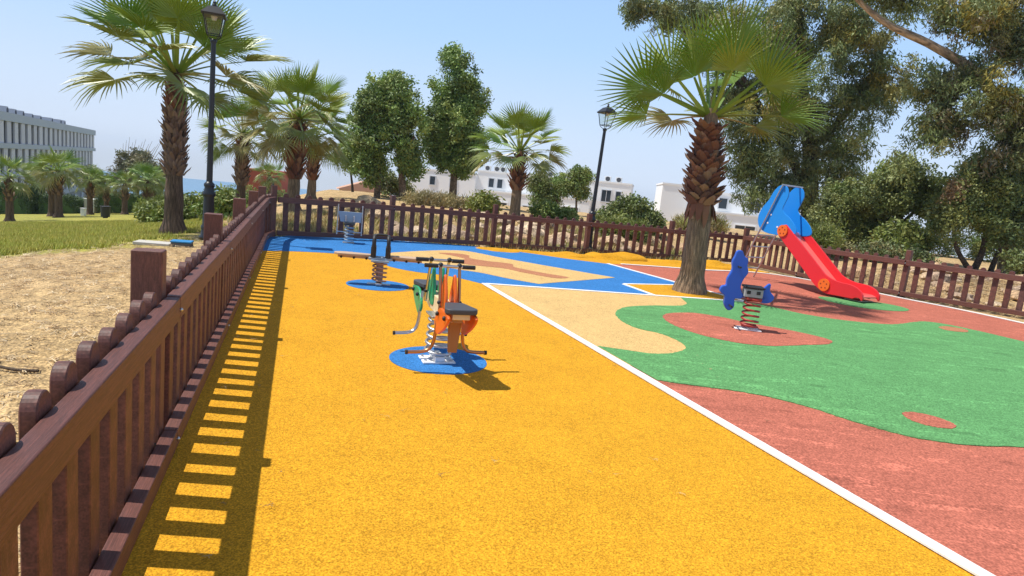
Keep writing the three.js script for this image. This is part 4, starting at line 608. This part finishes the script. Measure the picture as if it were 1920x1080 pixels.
function villa(label, pos, turn, blocks, windows, units) {
  const v = thing('white_villa', label, 'house', pos, turn, 'white flat roofed villas');
  for (const [x0, x1, y0, y1, z0, dep] of blocks) { const w = part('wall', box(x1 - x0, y1 - y0, dep, (x0 + x1) / 2, (y0 + y1) / 2, z0 - dep / 2), M.white, v); part('parapet', box(x1 - x0 + 0.16, 0.22, dep + 0.16, (x0 + x1) / 2, y1 + 0.112, z0 - dep / 2), M.white, w); }
  for (const [x, y, w, h, z] of windows) {
    const f = part('window_frame', merge([box(w + 0.24, 0.12, 0.2, x, y + h / 2 + 0.06, z + 0.02), box(w + 0.24, 0.12, 0.26, x, y - h / 2 - 0.06, z + 0.03), box(0.12, h, 0.2, x - w / 2 - 0.06, y, z + 0.02), box(0.12, h, 0.2, x + w / 2 + 0.06, y, z + 0.02), ...(w > 1 ? [box(0.07, h, 0.12, x, y, z + 0.03)] : [])]), w > 2 ? M.white : mat(0.55, 0.57, 0.6, 0.6), v);
    part('pane', box(w, h, 0.04, x, y, z + 0.028), M.windowGlass, f);
  }
  for (const [x, y, z] of units) { const u = part('roof_unit', rbox(0.95, 0.75, 0.5, x, y + 0.375, z, 0.05), mat(0.62, 0.62, 0.62, 0.7), v); part('fan_grille', new THREE.CylinderGeometry(0.33, 0.33, 0.05, 16).rotateX(Math.PI / 2).translate(x, y + 0.38, z + 0.26), mat(0.05, 0.05, 0.055, 0.7), u); part('unit_foot', box(0.8, 0.12, 0.3, x, y - 0.02, z), mat(0.3, 0.3, 0.3, 0.8), u); }
  return v;
}
villa('long white villa terrace behind the single palm and far lamp post', [0, 0, -95], -0.2,
  [[-7, 4.298, -5, 3.35, 0, 9], [4.302, 15.6, -5, 3.55, -0.6, 9], [-17.5, -7.002, -5, 2.75, 0.8, 8], [-5.4, 3.0, -5, 0.55, 2.6, 2.4], [5.5, 10.2, -5, 0.75, 2.0, 2.4], [-2.6, -1.6, 3.55, 4.3, -3, 2]],
  [[-4.75, 1.85, 0.75, 1.25, 0], [-3.45, 1.85, 0.75, 1.25, 0], [1.6, 1.9, 0.8, 1.2, 0], [7.6, 2.0, 0.8, 1.2, -0.6], [9.2, 1.9, 1.0, 1.3, -0.6], [12.2, 1.7, 1.3, 1.6, -0.6], [13.9, 1.8, 0.7, 1.3, -0.6], [-13.6, 1.3, 0.8, 1.2, 0.8], [-10.4, 1.3, 0.9, 1.2, 0.8], [-12.0, -1.1, 2.6, 1.2, 0.8], [-8.6, -1.2, 1.8, 1.1, 0.8], [-3.2, -1.3, 3.4, 1.0, 2.6], [1.6, -1.4, 1.4, 1.0, 2.6], [7.6, -1.0, 2.2, 1.2, 2.0]],
  [[-6.0, 3.6, -2], [-4.6, 3.6, -2.2], [-3.6, 3.6, -2], [-2.8, 3.6, -4.4], [2.0, 3.6, -2], [3.6, 3.6, -2.2], [5.2, 3.8, -2.8], [6.3, 3.8, -2.6], [12.0, 3.8, -2.8], [13.6, 3.8, -2.8], [-9, 2.7, -1.5]]);
villa('white villa with grey terrace wall behind the palm trunk and slide', [0, 0, -86], -0.12,
  [[18.1, 21.4, -5, 3.95, 0, 10], [21.5, 34.0, -5, 3.45, -0.8, 9], [34.1, 47, -5, 3.0, 0, 9], [21.6, 33, -5, 1.0, 2.4, 3.1], [33.1, 48, -5, 0.9, 3.2, 3.1]],
  [[26.0, 2.3, 1.0, 1.3, -0.8], [30.0, 2.3, 1.3, 1.5, -0.8], [32.4, 2.2, 0.7, 1.2, -0.8], [36.8, 2.0, 1.2, 1.4, 0], [41.5, 1.9, 1.2, 1.4, 0], [28.5, -0.8, 2.4, 1.2, 2.4], [38, -0.9, 2.4, 1.2, 3.2]], [[24, 3.7, -2], [31, 3.7, -2.2], [38, 3.25, -2], [43, 3.25, -2]]);
{
  const h = thing('red_house', 'small red walled house glimpsed behind the slim palm', 'house', [-30.0, -3.6, -76], 0.1);
  part('wall', box(4.2, 4.0, 4, 0, 2.0, 0), mat(0.34, 0.07, 0.04, 0.8), h); part('roof', box(4.5, 0.2, 4.3, 0, 4.1, 0), mat(0.4, 0.12, 0.07, 0.85), h); const w = part('window', box(0.9, 1.1, 0.06, 0.9, 2.5, 2.02), M.windowGlass, h);
}
{
  const h = thing('tiled_house', 'far house with pale tiled roof right of the palm group', 'house', [-21.5, -5.2, -88], 0.3);
  part('wall', box(6.4, 4.2, 5, 0, 2.1, 0), mat(0.6, 0.47, 0.36, 0.85), h);
  const s = new THREE.Shape([new THREE.Vector2(-3.6, 0), new THREE.Vector2(3.6, 0), new THREE.Vector2(0, 1.3)]); part('roof', new THREE.ExtrudeGeometry(s, { depth: 5.6, bevelEnabled: false }).translate(0, 4.2, -2.8), mat(0.52, 0.30, 0.20, 0.9), h);
}

// ---------------------------------------------------------------- stones on the banks
const stoneGeos = [0, 1, 2, 3, 4, 5].map((i) => { const g = new THREE.IcosahedronGeometry(1, 2), p = g.attributes.position, v = new THREE.Vector3(); for (let k = 0; k < p.count; k++) { v.fromBufferAttribute(p, k); const q = 1 + 0.5 * noise(v.x * 1.3 + i * 9, v.y * 1.3, v.z * 1.3) + 0.2 * noise(v.x * 3.5, v.y * 3.5 + i, v.z * 3.5); p.setXYZ(k, v.x * q, Math.max(-0.4, v.y * q * 0.7), v.z * q); } g.computeVertexNormals(); return toCreasedNormals(g, 0.55); });
const stoneMats = [bark(0.46, 0.34, 0.22, 0.01), bark(0.40, 0.27, 0.16, 0.01), bark(0.34, 0.25, 0.18, 0.01), bark(0.52, 0.41, 0.29, 0.01)];
function stones(posts, n, lo, hi, label, group, s0, s1) {
  for (let i = 0; i < n; i++) {
    const f = rr(0.02, 0.98) * (posts.length - 1), k = Math.min(posts.length - 2, Math.floor(f)), t = f - k, a = posts[k], b = posts[k + 1], dx = b[0] - a[0], dz = b[1] - a[1], l = Math.hypot(dx, dz), off = rr(lo, hi), x = a[0] + dx * t + dz / l * off, z = a[1] + dz * t - dx / l * off, s = s0 + (s1 - s0) * Math.pow(rnd(), 2);
    const tone = Math.floor(rnd() * 4), m = shadow(new THREE.Mesh(pick(stoneGeos), stoneMats[tone])); m.name = numbered('stone'); m.position.set(x, height(x, z) + s * 0.18, z); m.rotation.set(rr(-0.2, 0.2), rr(0, 6.28), rr(-0.2, 0.2)); m.scale.set(s * rr(0.8, 1.3), s * rr(0.6, 1.0), s); tag(m, (s > s0 + (s1 - s0) * 0.55 ? 'large ' : s > s0 + (s1 - s0) * 0.2 ? 'medium ' : 'small ') + ['tan', 'brown', 'dull brown', 'pale'][tone] + label, 'stone', group); scene.add(m);
  }
}
stones(backPosts.slice(1), 95, 0.8, 6.5, ' stone lying on the dry bank behind the back fence', 'stones on the bank behind the back fence', 0.10, 0.50);
stones(rightPosts.slice(1, 4), 40, 0.7, 6.5, ' stone lying on the shaded bank behind the right fence', 'stones on the bank behind the right fence', 0.08, 0.42);

// ---------------------------------------------------------------- small things on the lawn
{
  const y = height(-22.0, -34), b = thing('litter_bin', 'black litter bin standing on the lower lawn', 'litter bin', [-22.0, y, -34]);
  part('body', cyl(0.21, 0.24, 0.55, 0, 0.08, 0, 18), M.black, b); part('rim', new THREE.TorusGeometry(0.24, 0.02, 6, 20).rotateX(Math.PI / 2).translate(0, 0.63, 0), M.black, b); part('foot', cyl(0.12, 0.12, 0.08, 0, 0, 0, 12), M.black, b);
}
{
  const y = height(-31, -46.1), g = thing('gate_pillar', 'pale masonry pillar between the two lower hedges', 'pillar', [-30.75, y, -46.0]);
  part('shaft', rbox(0.75, 1.05, 0.6, 0, 0.5, 0, 0.02), mat(0.55, 0.55, 0.52, 0.85), g); part('cap', rbox(0.85, 0.08, 0.7, 0, 1.06, 0, 0.02), mat(0.6, 0.6, 0.57, 0.85), g);
}
{
  const y = height(-27.2, -39.6), g = thing('utility_box', 'small white utility box on the lower lawn', 'utility box', [-27.0, y, -39.6]);
  part('body', rbox(0.25, 0.45, 0.2, 0, 0.22, 0, 0.02), M.white, g); part('lid', rbox(0.3, 0.05, 0.25, 0, 0.47, 0, 0.015), mat(0.5, 0.5, 0.5, 0.7), g);
}
{
  const g = thing('valve_box', 'low valve box with bright blue lid at the foot of lamp post', 'valve box', [-6.25, height(-6.25, -11.9) - 0.01, -11.9], 0.3);
  part('box', rbox(0.34, 0.10, 0.26, 0, 0.04, 0, 0.01), mat(0.1, 0.1, 0.1, 0.8), g); part('lid', rbox(0.36, 0.03, 0.28, 0, 0.106, 0, 0.01), mat(0.02, 0.22, 0.50, 0.5), g);
  const s = thing('concrete_slab', 'pale concrete slab on the ground beside the blue lid', 'slab', [-6.75, height(-6.75, -11.8), -11.85], 0.2); part('slab', rbox(0.62, 0.06, 0.34, 0, 0.025, 0, 0.012), mat(0.5, 0.47, 0.42, 0.9), s);
}
tag((() => { const m = shadow(new THREE.Mesh(tube([V(-0.22, 0.015, 0.02), V(-0.05, 0.03, 0), V(0.1, 0.02, 0.015), V(0.24, 0.015, -0.01)], 0.012, 14, 6), barkBrown)); m.name = numbered('fallen_stick'); m.position.set(-3.55, height(-3.55, -4.35), -4.35); m.rotation.y = 0.1; scene.add(m); return m; })(), 'short brown stick lying on the dry ground left of the fence', 'stick');

// ---------------------------------------------------------------- ground cover that nobody could count
function scatter(name, label, geo, n, spot, tones, s0, s1, lie) {
  const im = new THREE.InstancedMesh(geo, leafMat2, n); im.name = numbered(name); let k = 0;
  for (let i = 0; i < n * 4 && k < n; i++) { const p = spot(); if (!p) continue; const s = rr(s0, s1); tmpQ.setFromEuler(tmpE.set(lie ? rr(-0.25, 0.25) : 0, rr(0, 6.28), lie ? rr(-0.25, 0.25) : 0)); im.setMatrixAt(k, tmpM.compose(V(p[0], (inside(slabEdge, p[0], p[1]) ? 0.016 : height(p[0], p[1]) + (lie ? 0.012 : -0.005)), p[1]), tmpQ, V(s, s, s))); const t = pick(tones), b = rr(0.75, 1.25); im.setColorAt(k, tmpC.setRGB(t[0] * b, t[1] * b, t[2] * b)); k++; }
  im.count = k; im.userData = { kind: 'stuff', label }; shadow(im); scene.add(im);
}
const leafMat2 = mat(1, 1, 1, 0.9, { side: THREE.DoubleSide });
const strawGeo = (() => { const gs = []; for (let i = 0; i < 7; i++) { const l = rr(0.03, 0.11), w = rr(0.004, 0.014); gs.push(new THREE.BoxGeometry(l, 0.003, w).rotateZ(rr(-0.25, 0.25)).rotateY(rr(0, 6)).translate(rr(-0.1, 0.1), rr(0, 0.012), rr(-0.1, 0.1))); } return merge(gs); })();
const tuftGeo = (() => { const pos = [], idx = []; for (let i = 0; i < 14; i++) { const a = rr(0, 6.28), x = rr(-0.08, 0.08), z = rr(-0.08, 0.08), h = rr(0.04, 0.09), w = 0.006, dx = Math.cos(a), dz = Math.sin(a), o = pos.length / 3; pos.push(x - dz * w, 0, z + dx * w, x + dz * w, 0, z - dx * w, x + dx * h * 0.6, h, z + dz * h * 0.6); idx.push(o, o + 1, o + 2); } const g = new THREE.BufferGeometry(); g.setAttribute('position', new THREE.Float32BufferAttribute(pos, 3)); g.setIndex(idx); g.computeVertexNormals(); return g; })();
const ud = (u, d) => [FA.x + FD.x * d - FN.x * u, FA.z + FD.z * d - FN.z * u];
scatter('straw_litter', 'loose straw and dry leaf litter on the bare ground', strawGeo, 5200, () => { const u = rr(0.15, 7), d = rr(-2, 13); if (lawnEdge(u, d) + fbm(u, d) > 0.3) return null; return ud(u, d); }, [[0.64, 0.49, 0.29], [0.56, 0.41, 0.23], [0.70, 0.56, 0.36], [0.42, 0.28, 0.15]], 0.3, 0.85, true);
scatter('lawn_grass', 'short yellow green grass blades of the lower lawn', tuftGeo, 26000, () => { const d = rr(6, 30), u = rr(1.2, 16); if (lawnEdge(u, d) + fbm(u * 0.7, d * 0.7) * 2.5 < 0.2) return null; return ud(u, d); }, [[0.38, 0.37, 0.06], [0.31, 0.34, 0.055], [0.46, 0.40, 0.10]], 0.7, 1.5, false);
scatter('bank_weeds', 'dry weeds and low grass along the back fence', tuftGeo, 3200, () => { const f = rr(0, 4.6), k = Math.floor(f), t = f - k, a = backPosts[k], b = backPosts[k + 1], dx = b[0] - a[0], dz = b[1] - a[1], l = Math.hypot(dx, dz), off = rr(-0.45, 5), x = a[0] + dx * t + dz / l * off, z = a[1] + dz * t - dx / l * off; if (inside(slabEdge, x, z)) return null; return [x, z]; }, [[0.24, 0.26, 0.07], [0.40, 0.32, 0.13], [0.48, 0.37, 0.17], [0.44, 0.33, 0.16]], 0.9, 2.6, false);
scatter('leaf_litter', 'scattered dry leaf bits blown along the playground surface', strawGeo, 150, () => { const u = -Math.pow(rnd(), 2) * 6 - 0.15, d = rr(0, 13); const p = ud(u, d); return inside(slabEdge, p[0], p[1]) ? p : null; }, [[0.35, 0.22, 0.1], [0.22, 0.14, 0.07], [0.5, 0.38, 0.2]], 0.12, 0.3, true);
scatter('bank_litter', 'dry litter on the shaded right bank', strawGeo, 2500, () => { const f = rr(0.9, 3.9), k = Math.floor(f), t = f - k, a = rightPosts[k], b = rightPosts[k + 1], dx = b[0] - a[0], dz = b[1] - a[1], l = Math.hypot(dx, dz), off = rr(0.1, 6), x = a[0] + dx * t + dz / l * off, z = a[1] + dz * t - dx / l * off; return [x, z]; }, [[0.55, 0.42, 0.24], [0.42, 0.3, 0.16], [0.3, 0.2, 0.11]], 0.8, 1.8, true);

renderer.render(scene, camera);
